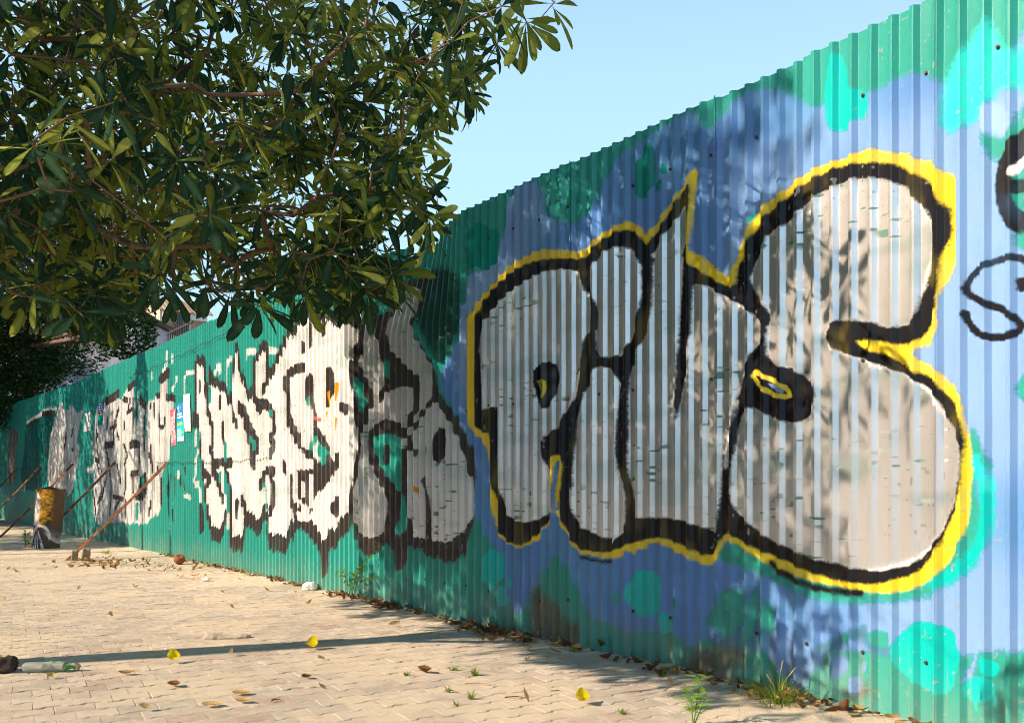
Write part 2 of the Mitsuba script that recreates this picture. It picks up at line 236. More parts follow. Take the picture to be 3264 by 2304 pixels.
s V 0.8 8 0 -461,131 -461,107
s V 0.8 7 0 -411,127 -411,101
s V 0.8 5 0 -436,121 -435,111
s V 0.8 5 0 -451,102 -451,97
s V 0.8 5 0 -441,101 -435,92
s V 0.8 5 0 -427,96 -424,91
s V 0.8 5 0 -452,87 -441,81 -432,84 -422,83
s V 0.8 6 0 -432,178 -432,172
s V 0.8 6 0 -420,199 -420,169
s V 0.8 6 0 -408,204 -408,185
s V 0.8 5 0 -411,147 -406,144
f G 0.8 0 2 -749,144 -725,149 -718,130 -705,122 -705,81 -716,80 -716,104 -735,116 -751,128
f G 0.8 0 2 -725,185 -713,182 -715,156 -725,153
f G 0.8 0 2 -624,193 -588,175 -602,165 -609,170
f G 0.8 0 2 -571,122 -554,130 -554,76 -562,114
f G 0.8 0 2 -413,170 -400,179 -389,178 -385,168 -376,167 -355,157 -366,153 -376,141 -389,149 -402,158 -413,162
f G 0.8 0 2 -469,82 -457,76 -467,72
f G 0.8 0 2 -877,243 -869,243 -869,236
f G 0.8 0 0 -799,273 -788,266 -792,244 -801,245
f G 0.8 0 0 -423,226 -411,227 -411,212 -422,213
f G 0.8 0 0 -887,261 -869,249 -869,235 -885,251
f G 0.8 0 0 -546,218 -533,220 -530,206 -546,211
s V 1.5 4.5 0 -632,294 -630,304 -596,299
s V 1.5 4.5 0 -545,295 -522,291
s V 1.5 5 0 -767,288 -759,295 -749,296
s V 1.5 4 0 -745,289 -752,284
s V 1.5 4 0 -715,265 -715,297 -698,301
s V 1.5 3 0 -914,303 -879,300
s V 1.5 5 0 -554,129 -546,127 -547,99
s V 1.5 5 0 -391,169 -398,160 -390,151
s V 1.5 5 0 -861,207 -869,186
s V 1.5 5 0 -857,174 -865,157
s V 1.5 5 0 -865,150 -877,122 -853,123
s V 1.5 6 0 -847,114 -841,89
s V 1.5 4 0 -914,104 -895,101
s V 1.5 5 0 -742,146 -732,142 -732,119
s V 1.5 5 0 -706,78 -711,63
s V 1.5 3 0 -929,271 -929,302 -878,299
s V 1.5 6 0 -1031,347 -1035,330 -1060,316
s V 1.5 5 0 -1002,339 -1002,329
s V 1.5 4.5 0 -975,299 -980,291
s V 1.5 4 0 -990,287 -1000,282
s V 1.5 4 0 -1134,324 -1134,313
s J 0.8 10 5 -839,86 -835,66 -837,54
s J 1.5 3.5 0 -991,145 -990,134
s J 1.5 3.5 0 -1007,139 -1005,111
s J 1.5 3.5 0 -983,132 -982,104
s J 1.5 3.5 0 -950,134 -949,123
s J 1.5 3.5 0 -1021,125 -1019,103
s J 1.5 3.5 0 -931,129 -929,115
s J 1.5 3.5 0 -997,78 -995,63
s J 1.5 3.5 0 -1017,91 -1016,82
s J 1.5 3.5 0 -924,149 -923,140
s J 1.5 3.5 0 -1031,120 -1030,103
s V 0.8 3 0 -934,115 -931,102 -899,103
s V 1.5 4 0 -963,142 -963,135
s O 0.5 3 0 -359,225 -357,206
s O 0.5 3 0 -338,232 -341,216
s O 0.5 2.5 0 -364,202 -368,191
s O 0.5 2 0 -339,194 -341,178
s O 0.5 2 0 -427,223 -429,205
s R 0.5 2 0 -527,220 -526,196
s R 0.5 2 0 -398,199 -385,196
s O 0.5 2 0 -163,120 -156,115
f U 2.5 0 7 -1164,275 -1132,278 -1079,277 -1079,304 -1031,308 -1024,274 -1038,261 -1010,266 -983,264 -1010,207 -1017,156 -1064,157 -1067,71 -1148,63 -1164,48 -1343,44 -1469,45 -1551,30 -1651,44 -1651,107 -1627,168 -1670,209 -1633,247 -1627,279 -1591,301 -1534,298 -1469,306 -1392,315 -1392,293 -1358,297 -1315,317 -1270,319 -1261,274 -1226,285 -1180,278 -1176,266
f G 3 0 6 -1265,274 -1230,280 -1226,253 -1261,218 -1279,215
f G 3 0 6 -1192,262 -1168,260 -1168,214 -1196,198
f G 2 0 5 -1256,89 -1226,88 -1230,52 -1261,51
f G 4 0 0 -1218,141 -1184,141 -1188,101 -1239,101
s J 1.2 8 4 -1523,207 -1453,206
s J 1.2 6 4 -1440,236 -1443,210
s J 1.2 7 4 -1523,205 -1474,155 -1469,108 -1474,61
s J 1.2 6 4 -1609,232 -1603,207 -1585,174 -1562,151
s J 1.2 9 4 -1301,200 -1230,198
s J 1.2 7 4 -1292,143 -1235,143
s J 1.2 8 4 -1184,141 -1180,101 -1252,98
s J 1.2 8 4 -1279,136 -1270,109
s J 1.2 7 4 -1140,191 -1136,161 -1128,150
s J 1.2 6 4 -1353,201 -1320,184 -1334,169
s J 1.2 7 4 -1196,214 -1192,189
s J 1.2 5 4 -1372,97 -1432,74
s J 1.2 7 4 -1140,90 -1156,71
s J 1.2 6 4 -1067,132 -1067,91
s J 1.2 5 4 -1562,108 -1585,92
s J 1.2 6 4 -1334,89 -1339,58
s J 1.2 7 4 -1621,178 -1580,174
s J 1.2 10 4 -1517,299 -1453,304 -1397,307
s J 1.2 8 4 -1311,311 -1265,316
s J 1.2 7 4 -1353,291 -1324,289
s J 1.2 7 4 -1397,275 -1427,254 -1443,226
s J 1.2 5 4 -1324,264 -1270,270
s J 1.2 9 4 -1218,280 -1180,267
s J 1.2 10 4 -1075,308 -1049,310 -1021,312
s J 1.2 6 4 -1101,281 -1079,280
s J 1.2 7 4 -1035,271 -986,267
s J 1.2 5 4 -1086,250 -1082,222 -1046,225 -1046,236
s J 1.2 6 4 -1274,283 -1279,219 -1283,203
s J 1.2 5 4 -1136,273 -1144,263
s J 1.2 5 4 -1343,246 -1348,233
s J 1.2 5 4 -1243,275 -1248,255
s J 1.2 5.5 4 -1597,165 -1568,132 -1562,110
s J 1.2 5.5 4 -1412,228 -1392,215
s J 1.2 5.5 4 -1407,161 -1392,143 -1377,125
s J 1.2 5.5 4 -1343,162 -1329,131 -1343,103
s J 1.2 5.5 4 -1226,191 -1230,152
s J 1.2 5.5 4 -1156,179 -1140,165
s J 1.2 5.5 4 -1090,156 -1097,144
s J 1.2 5.5 4 -1645,107 -1621,58
s J 1.2 5.5 4 -1517,132 -1551,98 -1597,83
s J 1.2 5.5 4 -1443,99 -1353,93
s J 1.2 5.5 4 -1213,131 -1218,104
s J 1.2 5.5 4 -1496,270 -1506,241
s J 1.2 5.5 4 -1297,289 -1315,266
s J 1.2 5.5 4 -1116,267 -1113,241
s J 1.2 5.5 4 -1188,246 -1196,219
s J 1.2 5.5 4 -1609,241 -1597,232
s J 1.2 5.5 4 -1474,241 -1412,245
s V 0.8 4 0 -1239,296 -1239,289
s V 0.8 5 0 -1261,245 -1265,218
f U 2.5 0 6 -2118,308 -2082,335 -2046,339 -2018,332 -2011,319 -1984,310 -1944,315 -1918,323 -1880,317 -1843,297 -1807,296 -1755,303 -1784,274 -1819,250 -1843,230 -1813,222 -1807,194 -1843,160 -1859,134 -1891,108 -1957,92 -1983,115 -2090,112 -2245,104 -2266,146 -2257,166 -2241,219 -2217,261
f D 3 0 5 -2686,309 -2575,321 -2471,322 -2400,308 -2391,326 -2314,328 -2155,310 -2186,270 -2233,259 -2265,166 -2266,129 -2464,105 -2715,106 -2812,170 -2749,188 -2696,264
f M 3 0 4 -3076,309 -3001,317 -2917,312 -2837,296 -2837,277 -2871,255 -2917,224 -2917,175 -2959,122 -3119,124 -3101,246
s V 2 6 6 -2655,317 -2546,323 -2408,326 -2297,333 -2125,325
s J 1.2 9 4 -2348,326 -2148,316
s J 1.2 5 4 -2665,308 -2527,316 -2400,314
s J 1.2 9 4 -1984,248 -2005,219
s J 1.2 6 4 -1893,261 -1906,244
s J 1.2 5 4 -1899,211 -1880,208
s J 1.2 5 4 -2265,233 -2281,180
s J 1.2 5 4 -2453,218 -2408,196
s J 1.2 6 4 -2665,217 -2675,172
s V 3 7 0 -1634,166 -1661,154 -1710,158
s V 3 5 0 -2688,120 -2715,104
'''
PAINT = {  # colour, metal, streaks
 'G': ((.030, .325, .275), 0, 0), 'B': ((.108, .255, .58), 0, 0), 'Q': ((.05, .20, .33), 0, 0), 'P': ((.25, .42, .74), 0, 0), 'Z': ((.11, .24, .50), 0, 0),
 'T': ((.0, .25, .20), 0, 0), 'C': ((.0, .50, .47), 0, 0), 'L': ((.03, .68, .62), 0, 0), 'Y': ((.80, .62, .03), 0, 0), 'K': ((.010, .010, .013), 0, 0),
 'J': ((.050, .044, .043), 0, 0), 'S': ((.80, .795, .79), .76, 0), 'X': ((.74, .74, .745), .70, 0), 'H': ((.012, .07, .055), 0, 0), 'W': ((.84, .84, .85), 0, 0), 'V': ((.76, .77, .77), 0, 0), 'D': ((.0, .13, .125), 0, .6),  # D: far teal taken darker for its shade and black overpaint
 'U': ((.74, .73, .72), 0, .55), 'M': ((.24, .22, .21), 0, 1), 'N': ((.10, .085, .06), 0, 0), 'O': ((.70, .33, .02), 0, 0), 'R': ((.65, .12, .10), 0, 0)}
COLS = list(PAINT)
def chaikin(p, closed):
    p = np.asarray(p, float); out = []
    n = len(p)
    if not closed: out.append(p[0])
    for i in range(n if closed else n - 1):
        a, b = p[i], p[(i + 1) % n]
        out += [a * .75 + b * .25, a * .25 + b * .75] if np.linalg.norm(a - b) > .03 else [(a + b) / 2]
    if not closed: out.append(p[-1])
    return np.array(out)
BIN, U0, NB = .2, -36.5, 216
bins = [[] for _ in range(NB)]; mbins = [[] for _ in range(NB)]
for li, line in enumerate(MURAL.strip().split('\n')):
    k, col, soft, hw, rag, *pts = line.split()
    p = np.array([[float(t) for t in q.split(',')] for q in pts]) / 100
    soft, hw, rag = float(soft) / 100, float(hw) / 100, float(rag) / 100
    p = chaikin(p, k == 'f')
    q = np.roll(p, -1, 0) if k == 'f' else p[1:]
    a = p if k == 'f' else p[:-1]
    lo = np.minimum(a[:, 0], q[:, 0]) - hw - soft - .03; hi = np.maximum(a[:, 0], q[:, 0]) + hw + soft + .03
    for s in range(len(a)):
        for b in range(max(0, int((lo[s] - U0) / BIN)), min(NB - 1, int((hi[s] - U0) / BIN)) + 1):
            if col in 'SX': mbins[b].append((li, a[s, 0], a[s, 1], q[s, 0], q[s, 1], hw, max(soft, .006), rag, (k == 'f'), COLS.index(col)))
            bins[b].append((li, a[s, 0], a[s, 1], q[s, 0], q[s, 1], hw, max(soft, .006), rag, (k == 'f'), COLS.index(col)))
seg, start, starts = [], [0], []
for b in bins + mbins:
    b.sort(key=lambda r: r[0])
    for i, r in enumerate(b):
        last = i == len(b) - 1 or b[i + 1][0] != r[0]
        seg.append(r[1:8] + (int(r[8]) + 2 * int(last) + 4 * r[9],))
    start.append(len(seg))
seg = np.array(seg)
SX0, SY0, SX1, SY1, SHW, SSO, SRG = (mi.Float(np.ascontiguousarray(seg[:, i], dtype=np.float32)) for i in range(7))
SME = mi.UInt32(seg[:, 7].astype(np.uint32)); SST = mi.UInt32(np.array(start, np.uint32))
PT = np.array([list(c) + [m, s] for c, m, s in PAINT.values()], np.float32)
PCH = [mi.Float(np.ascontiguousarray(PT[:, i])) for i in range(5)]
dr.eval(SX0, SY0, SX1, SY1, SHW, SSO, SRG, SME, SST, *PCH)
def wall_uv(p):
    return (p.x - float(F0[0])) * float(E_[0]) + (p.y - float(F0[1])) * float(E_[1]), mi.Float(p.z)
def mural(u, v, first=0):
    """The paint at (u, v): colour, metal, streaks; the layers laid one over the other."""
    r = dr.floor(u / PITCH + .1)
    jit = .9 * cell_rand(r, 3, 1) - .45
    rt = dr.square(2 * (u / PITCH + .1 - r) - 1)                                                       # spray thins out at the folds
    wob = noise(u * 22, v * 22, 1.5) - .5
    uu = u + .010 * wob; vv = v + .012 * (noise(u * 19, v * 25, 7.5) - .5)
    fz = 1.3 * (noise(u * 85, v * 85, 4.5) - .5) + .7 * (noise(u * 240, v * 240, 2.5) - .5)       # the fuzz of a spray can's edge
    b = mi.UInt32(mi.Int32(dr.clip((u - U0) / BIN, 0, NB - 1))) + first
    i0 = dr.gather(mi.UInt32, SST, b); i1 = dr.gather(mi.UInt32, SST, b + 1)
    cv = 1 - .13 * smoothstep(.50, .80, fbm(u * 9, v * 4, 2.2))                                     # thin coverage
    c0 = PAINT['G'][0]
    def body(i, d2, par, cr, cg, cb, cm, cs):
        x0, y0, x1, y1 = (dr.gather(mi.Float, q, i) for q in (SX0, SY0, SX1, SY1))
        hw, so, rg = (dr.gather(mi.Float, q, i) for q in (SHW, SSO, SRG))
        me = dr.gather(mi.UInt32, SME, i)
        pv = vv + rg * jit
        dx, dy = x1 - x0, y1 - y0
        t = dr.clip(((uu - x0) * dx + (pv - y0) * dy) / dr.maximum(dx * dx + dy * dy, 1e-9), 0, 1)
        d2 = dr.minimum(d2, dr.square(uu - x0 - t * dx) + dr.square(pv - y0 - t * dy))
        crosses = ((x0 <= uu) != (x1 <= uu)) & ((y0 + (uu - x0) / dr.select(dr.abs(dx) < 1e-9, 1e-9, dx) * dy) > pv)
        par = dr.select(crosses, 1 - par, par)
        d = dr.sqrt(d2)
        fill = (me & 1) == 1
        sd = dr.select(fill, dr.select(par > .5, -d, d), d) - hw + so * fz + rg * .32 * rt * rt
        last = (me & 2) == 2
        cov = dr.select(last, 1 - smoothstep(-so, so, sd), 0) * cv
        ci = me >> 2
        cr, cg, cb, cm, cs = (dr.lerp(o, dr.gather(mi.Float, q, ci), cov) for o, q in zip((cr, cg, cb, cm, cs), PCH))
        d2 = dr.select(last, 100.0, d2); par = dr.select(last, 0.0, par)
        return i + 1, d2, par, cr, cg, cb, cm, cs
    z = mi.Float(0) + u * 0
    st = (i0, z + 100, z, z + c0[0], z + c0[1], z + c0[2], z, z)
    i, d2, par, cr, cg, cb, cm, cs = dr.while_loop(state=st, cond=lambda i, *a: i < i1, body=body, labels=('i', 'd2', 'par', 'cr', 'cg', 'cb', 'cm', 'cs'))
    return mi.Color3f(cr, cg, cb), cm, cs
def dashes(u, v):
    """Short thin spots of the roller, where the green sheet shows through."""
    m = smoothstep(.71, .82, noise(u * 15, v * 46, 3.3)) * smoothstep(.44, .62, fbm(u * 1.3 + 5, v * 2.2, 2.0))
    return m
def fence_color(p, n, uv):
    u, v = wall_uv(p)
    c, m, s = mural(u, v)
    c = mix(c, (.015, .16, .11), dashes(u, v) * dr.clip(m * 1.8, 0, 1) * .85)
    light = dr.clip((mi.luminance(c) - .5) * 4, 0, 1)
    c = mix(c, (.20, .42, .35), light * .30 * smoothstep(.52, .75, fbm(u * 2.2, v * 7, 9.1)))
    st = smoothstep(.52, .68, noise(u * 27, v * 1.3, 5.0) * .65 + fbm(u * 5, v * 5, 8.0) * .35)
    c = mix(c, (.035, .05, .045), s * st * .8)
    bl = dr.clip((c.z - c.x * 1.6) * 3, 0, 1) * dr.clip((c.z - c.y * 1.4) * 5, 0, 1)
    c = mix(c, (.10, .30, .50), bl * .45 * smoothstep(.45, .7, fbm(u * 1.1, v * 1.1, 21.0)))
    c = mix(c, (.30, .47, .72), bl * .55 * smoothstep(.50, .72, fbm(u * .8 + 7, v * .7, 31.0)))
    # dust thrown up at the foot, dribbles, sun-bleached and dirty sheets
    sheet = cell_rand(dr.floor(u / (6 * PITCH)), 2, 9)
    dust = smoothstep(.42, .0, v + .35 * (fbm(u * 3, v * 2, 4.0) - .5)) * (.35 + .5 * noise(u * 9, v * 4, 2.0))
    c = mix(c, (.33, .38, .30), dust * .42)
    drib = smoothstep(.66, .80, noise(u * 60, v * .9, 6.0)) * smoothstep(.55, .0, v)
    c = mix(c, (.30, .26, .17), drib * .4)
    c = c * (.86 + .22 * fbm(u * 6, v * 1.2, 3.0) + .08 * (sheet - .5))
    scr = smoothstep(.88, .92, noise(u * 50, v * 38, 1.0)) * smoothstep(.55, .72, noise(u * 1.7, v * 1.7, 12.0))
    return mix(c, (.30, .32, .30), scr * .5)
def fence_metal(p, n, uv):
    u, v = wall_uv(p)
    c, m, s = mural(u, v, NB)                      # only the silver fills
    return m * (1 - dashes(u, v) * .8)
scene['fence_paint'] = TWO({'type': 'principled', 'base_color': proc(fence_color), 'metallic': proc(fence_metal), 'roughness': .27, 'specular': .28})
scene['steel_dark'] = TWO(pr((.08, .075, .07), .6, .5, metallic=.3))
def rust(p, n, uv):
    a = fbm(p.x * 14, p.y * 14, p.z * 14)
    return mix((.13, .045, .022), (.24, .095, .045), smoothstep(.35, .65, a)) * (.75 + .5 * noise(p.x * 60, p.y * 60, p.z * 60))
scene['rust'] = TWO(pr(proc(rust), .85, .25))

# ------------------------------------------------------------------ the corrugated fence
fence = tag('corrugated_fence', 'long tall corrugated metal fence covered in graffiti along the paved path', 'fence')
rows = np.concatenate([np.linspace(-.06, 2.6, 10), np.linspace(2.8, 3.3, 3), [1.0, 0.]])  # the last two stand for the top edge
SHEET = 6 * PITCH
k0, k1 = int(-35.6 / SHEET), int(6.0 / SHEET)
for k in range(k0, k1):
    u0 = k * SHEET
    us = np.concatenate([[u0 + r * PITCH + x for x in RIBX] for r in range(6)] + [[u0 + SHEET + x for x in RIBX[:1]]]).ravel()
    us = np.concatenate([us, u0 + SHEET + np.array([.24, .48, .505, .60, .625, .73]) * PITCH])       # the lap onto the next sheet
    top = float(np.interp(u0 + SHEET / 2, *zip(*TOPS))) + rng.uniform(-.012, .012)
    vs = np.concatenate([np.linspace(-.06, 2.7, 10), np.linspace(2.85, top, 5)])
    U, V = np.meshgrid(us, vs)
    W = rib(U) + .0010 * np.clip((U - u0) / SHEET, 0, 1.2) + rng.uniform(-.0005, .0005)
    W = W + .010 * (meshkit.fbm(np.stack([U * 1.4, V * .9, U * 0 + k * 3.7], -1)) - .5) + .006 * (meshkit.noise(np.stack([U * 7, V * 4, U * 0], -1)) - .5) * (1 - .6 * (rib(U) > .001))
    W = W + rng.uniform(-.0008, .0008) * V
    TH = V > top - .01
    Uo, Vo = U.copy(), V.copy()
    if -2.6 < u0 + SHEET / 2 < -.5:                                   # the buckled sheets: their tops lean sideways and back
        q = np.clip(V - 2.72, 0, None); kk = np.interp(U, [-2.7, -2.2, -1.5, -.7], [.12, .26, .20, 0])
        Uo = U + q * kk; W = W - q * kk * .55; Vo = V - q * kk * .25
    P = wp(Uo, Vo, W)
    nu, nv = len(us), len(vs)
    i, j = np.meshgrid(np.arange(nv - 1), np.arange(nu - 1), indexing='ij'); A = i * nu + j
    F = np.concatenate([np.stack([A, A + 1, A + nu + 1], -1).reshape(-1, 3), np.stack([A, A + nu + 1, A + nu], -1).reshape(-1, 3)])
    add('panel', trimesh.Trimesh(P.reshape(-1, 3), F, process=False), 'fence_paint', fence, smooth=True)
# screws with washers, in rows at the rails
scr = []
hexa = trimesh.creation.cylinder(radius=.0065, height=.010, sections=6); wash = trimesh.creation.cylinder(radius=.011, height=.003, sections=10)
Rw = np.column_stack([E_, [0, 0, 1.0], N_])
for uu in np.arange(-14.0, 5.5, SHEET / 2):
    for vv in (.32, 1.86, 3.28):
        if rng.random() < .25: continue
        u = uu + .03 + rng.uniform(-.01, .01); u = (np.floor(u / PITCH) + .21) * PITCH
        jv = rng.uniform(-.03, .03)
        for m, w in ((hexa, .012), (wash, .006)):
            c = m.copy(); M = np.eye(4); M[:3, :3] = Rw; M[:3, 3] = wp(u, vv + jv, w); c.apply_transform(M); scr.append(c)
tag(add('screw', cat_mesh(scr), 'steel_dark', fence), kind='stuff')
for u in np.arange(-34, 6, 2.2): add('post', box((.06, .06, 3.5), wp(u, 1.75, -.075), R=Rw[:, [0, 2, 1]] * [1, 1, -1]), 'steel_dark', fence)
for v in (.35, 1.6, 2.62): add('rail', box((41, .03, .04), wp(-14.5, v, -.025), R=np.column_stack([E_, N_, [0, 0, 1.0]])), 'steel_dark', fence)
# ------------------------------------------------------------------ ground and pavement
def sand_col(p, n, uv):
    a = fbm(p.x * 1.1, p.y * 1.1, 1.0, 4); g = noise(p.x * 130, p.y * 130, 3.0); b = fbm(p.x * 9, p.y * 9, 2.0)
    c = mix((.37, .32, .25), (.49, .415, .315), smoothstep(.3, .7, a))
    c = mix(c, (.25, .19, .125), smoothstep(.58, .75, b) * .5)
    spk = smoothstep(.83, .9, noise(p.x * 75, p.y * 75, 9.0))
    return mix(c, (.17, .125, .085), spk * .6) * (.85 + .3 * g)
def grit(p, n, uv): return noise(p.x * 150, p.y * 150, p.z * 150) * .6 + noise(p.x * 60, p.y * 60, 4.0)
scene['sand'] = TWO(pr(proc(sand_col), .95, .1))
RD, QD = np.array([.883, .469]), np.array([-.469, .883])          # the rows of blocks run nearly square to the wall
PL, PW = .20, .17
def paver_col(p, n, uv):
    s = p.x * .883 + p.y * .469; t = -p.x * .469 + p.y * .883
    row = dr.floor(t / PW + .5); cell = dr.floor(s / PL + .5 + .5 * dr.abs(row - 2 * dr.floor(row / 2)))
    r = cell_rand(cell, row, 5)
    c = mix((.34, .30, .245), (.43, .375, .305), r)
    c = mix(c, (.34, .25, .20), smoothstep(.86, .9, cell_rand(cell, row, 8)) * .6)
    c = c * (.82 + .36 * fbm(p.x * 16, p.y * 16, 1.0)) * (.93 + .14 * noise(p.x * 170, p.y * 170, 2.0))
    dust = smoothstep(.42, .62, fbm(p.x * 1.6 + 3, p.y * 1.6, 6.0, 4))
    c = mix(c, (.475, .405, .305), dust * .75)
    pale = smoothstep(.70, .8, fbm(p.x * 2.2, p.y * 5, 11.0)) * smoothstep(.5, .7, noise(p.x * 30, p.y * 30, 1.0))
    return mix(c, (.50, .47, .42), pale * .5)
scene['paver'] = TWO(pr(proc(paver_col), .92, .15))
def uv_n(x, y): q = np.stack([x, y], -1) - F0[:2]; return q @ E_[:2], q @ N_[:2]
# big sheet
gm = trimesh.creation.box((700, 700, .2)); gm.apply_translation((0, 200, -.112))
scene['ground'] = ply(gm, 'sand'); labels['ground'] = {'kind': 'structure', 'label': 'dusty earth beyond the paved path'}
# sand bed between and over the blocks
gu, gn = np.meshgrid(np.arange(-15.5, 6.5, .04), np.arange(-.35, 9.5, .04))
G = wp(gu, 0 * gu, gn)
q3 = np.stack([G[..., 0], G[..., 1], 0 * gu], -1)
zz = -.0046 + .011 * np.clip(meshkit.fbm(q3 * 1.3, 4, 3) - .52, -.2, .5) + .007 * (meshkit.fbm(q3 * 9, 3, 8) - .5) + .003 * (meshkit.noise(q3 * 40, 2) - .5)
zz += .030 * np.exp(-np.clip(gn, 0, 9) / .10) * meshkit.fbm(q3 * 3, 3, 5) + .02 * np.exp(-((gn - .1) / .25) ** 2) * meshkit.noise(q3 * 5, 4)
edge = np.minimum.reduce([gu + 15.5, 6.5 - gu, 9.5 - gn]); zz = np.where(edge < .3, zz - (.3 - edge) * .1, zz)
G[..., 2] = zz
nv, nu = gu.shape; i, j = np.meshgrid(np.arange(nv - 1), np.arange(nu - 1), indexing='ij'); A = i * nu + j
Fq = np.concatenate([np.stack([A, A + nu + 1, A + 1], -1).reshape(-1, 3), np.stack([A, A + nu, A + nu + 1], -1).reshape(-1, 3)])
scene['pavement'] = ply(trimesh.Trimesh(G.reshape(-1, 3), Fq, process=False), 'sand', smooth=True)
labels['pavement'] = {'kind': 'structure', 'label': 'sandy pavement of interlocking concrete blocks'}
# one interlocking block: waisted, bevelled
def paver_mesh(gap, seed):
    r = np.random.default_rng(seed)
    a, w1, w2 = PL / 2, PW / 2 + .014, PW / 2 - .014
    o = np.array([(-a, -w1 + .008), (-a + .008, -w1), (-.063, -w1), (-.037, -w2), (.037, -w2), (.063, -w1), (a - .008, -w1), (a, -w1 + .008), (a, w1 - .008), (a - .008, w1), (.063, w1), (.037, w2), (-.037, w2), (-.063, w1), (-a + .008, w1), (-a, w1 - .008)])
    from shapely.geometry import Polygon
    def ring(off): 
        c = o.copy(); nrm = np.roll(o, -1, 0) - np.roll(o, 1, 0); nrm = np.stack([nrm[:, 1], -nrm[:, 0]], -1); nrm /= np.linalg.norm(nrm, axis=1, keepdims=True)
        return c - nrm * off
    r0, r1 = ring(gap), ring(gap + .006); n = len(o)
    r1 = r1 + r.normal(0, .0008, r1.shape); r0[:, 0] *= 1.019; r1[:, 0] *= 1.076
    V = np.vstack([np.c_[r0, np.full(n, -.05)], np.c_[r0, np.full(n, -.005)], np.c_[r1, np.zeros(n)], [[0, 0, .0006]]])
    F = []
    for i in range(n):
        j = (i + 1) % n
        for b in (0, n): F += [[b + i, b + j, b + n + j], [b + i, b + n + j, b + n + i]]
        F.append([2 * n + i, 2 * n + j, 3 * n])
    return trimesh.Trimesh(V, F, process=False)
PV = [paver_mesh(.002 + .0008 * s, s) for s in range(4)]; PVP = [ply(m, 'paver') for m in PV]
cells = []
for row in range(10, 100):
    for c in range(-40, 40):
        off = .5 if row % 2 else 0
        s, t = (c - off) * PL, row * PW
        x, y = s * RD + t * QD
        u, nn = uv_n(x, y)
        if nn < .12 or nn > 9.2 or u < -10.5 or u > 5.5 or y < 2.2: continue
        cells.append((x, y))
cells = np.array(cells); infr = (np.abs(cells[:, 0]) < .56 * cells[:, 1]) & (cells[:, 1] > 4.6)
order = np.argsort(np.where(infr, cells[:, 1], 99 + cells[:, 1]))
rest = []
for r_, ix in enumerate(order):
    x, y = cells[ix]
    R = np.eye(3); R[:2, 0] = RD; R[:2, 1] = QD
    R = R @ rotz(rng.normal(0, .012))
    tx, ty = rng.normal(0, .006, 2); R = trimesh.transformations.euler_matrix(tx, ty, 0)[:3, :3] @ R
    t = np.array([x + rng.normal(0, .001), y + rng.normal(0, .001), rng.normal(-.001, .0013)])
    v = rng.integers(4)
    if r_ < 300: key = num('pavement__paver'); scene[key] = {**PVP[v], 'to_world': mat4(R, t)}
    else:
        m = PV[v].copy(); M = np.eye(4); M[:3, :3] = R; M[:3, 3] = t; m.apply_transform(M); rest.append(m)
tag(add('paver', cat_mesh(rest), 'paver', 'pavement'), kind='stuff')

# ------------------------------------------------------------------ the street tree in front of the wall
def bark(p, n, uv):
    a = fbm(p.x * 30, p.y * 30, p.z * 9)
    return mix((.10, .07, .05), (.22, .16, .12), smoothstep(.3, .7, a))
scene['bark'] = pr(proc(bark), .9, .15)
scene['twig_bark'] = pr((.20, .12, .08), .8, .2)
LEAFCOL = {'type': 'mesh_attribute', 'name': 'vertex_color'}
scene['leaf'] = {'type': 'principledthin', 'base_color': LEAFCOL, 'roughness': .36, 'diff_trans': 1.0, 'eta': 1.45}
def leaf_mesh(L, w, droop, fold, rs, top, under, tip=.66):
    """A spoon-shaped leaf: an upper and an under side half a millimetre apart; grows along +x, its upper side facing +z."""
    x = np.array([0, .12, .36, .60, .80, .93, 1.0]); hw = np.array([.04, .07, .50, .92, 1.0, .66, .06]) * w; nx = 7
    z = -droop * x ** 2 * L
    V = []
    for s, dz in ((0, 0), (1, -.0008)):
        for i in range(nx):
            for sd in (-1, 0, 1): V.append((x[i] * L - (.02 * L * abs(sd) if i == nx - 1 else 0), sd * hw[i], z[i] + fold * abs(sd) * hw[i] + dz))
    F = []
    for s in (0, 1):
        for i in range(nx - 1):
            for k in (0, 1):
                a = s * 21 + i * 3 + k; q = [a, a + 3, a + 4, a + 1]
                if s: q = q[::-1]
                F += [[q[0], q[1], q[2]], [q[0], q[2], q[3]]]
    C = np.vstack([np.tile(top, (21, 1)), np.tile(under, (21, 1))])
    C[1:21:3] = np.minimum(C[1:21:3] * 1.5 + .015, 1); C[22::3] *= 1.2
    return np.array(V), np.array(F), C
LEAF_V = []
for s in range(10):
    r = np.random.default_rng(100 + s)
    k = r.uniform(.8, 1.2)
    top = np.array([.022, .055, .027]) * k; und = np.array([.18, .22, .045]) * r.uniform(.7, 1.25)
    if s == 8: top, und = np.array([.20, .25, .04]), np.array([.50, .54, .12])
    LEAF_V.append(leaf_mesh(1.0, .118 * r.uniform(.85, 1.2), r.uniform(.02, .30), r.uniform(.05, .35), r, top, und))
LEAF_P = [mikit.ply((v, f), 'leaf', smooth=True, color=c) for v, f, c in LEAF_V]
def frame_from(d, up):
    d = d / np.linalg.norm(d); s = np.cross(up, d); s /= np.linalg.norm(s) + 1e-9
    return np.column_stack([d, s, np.cross(d, s)])
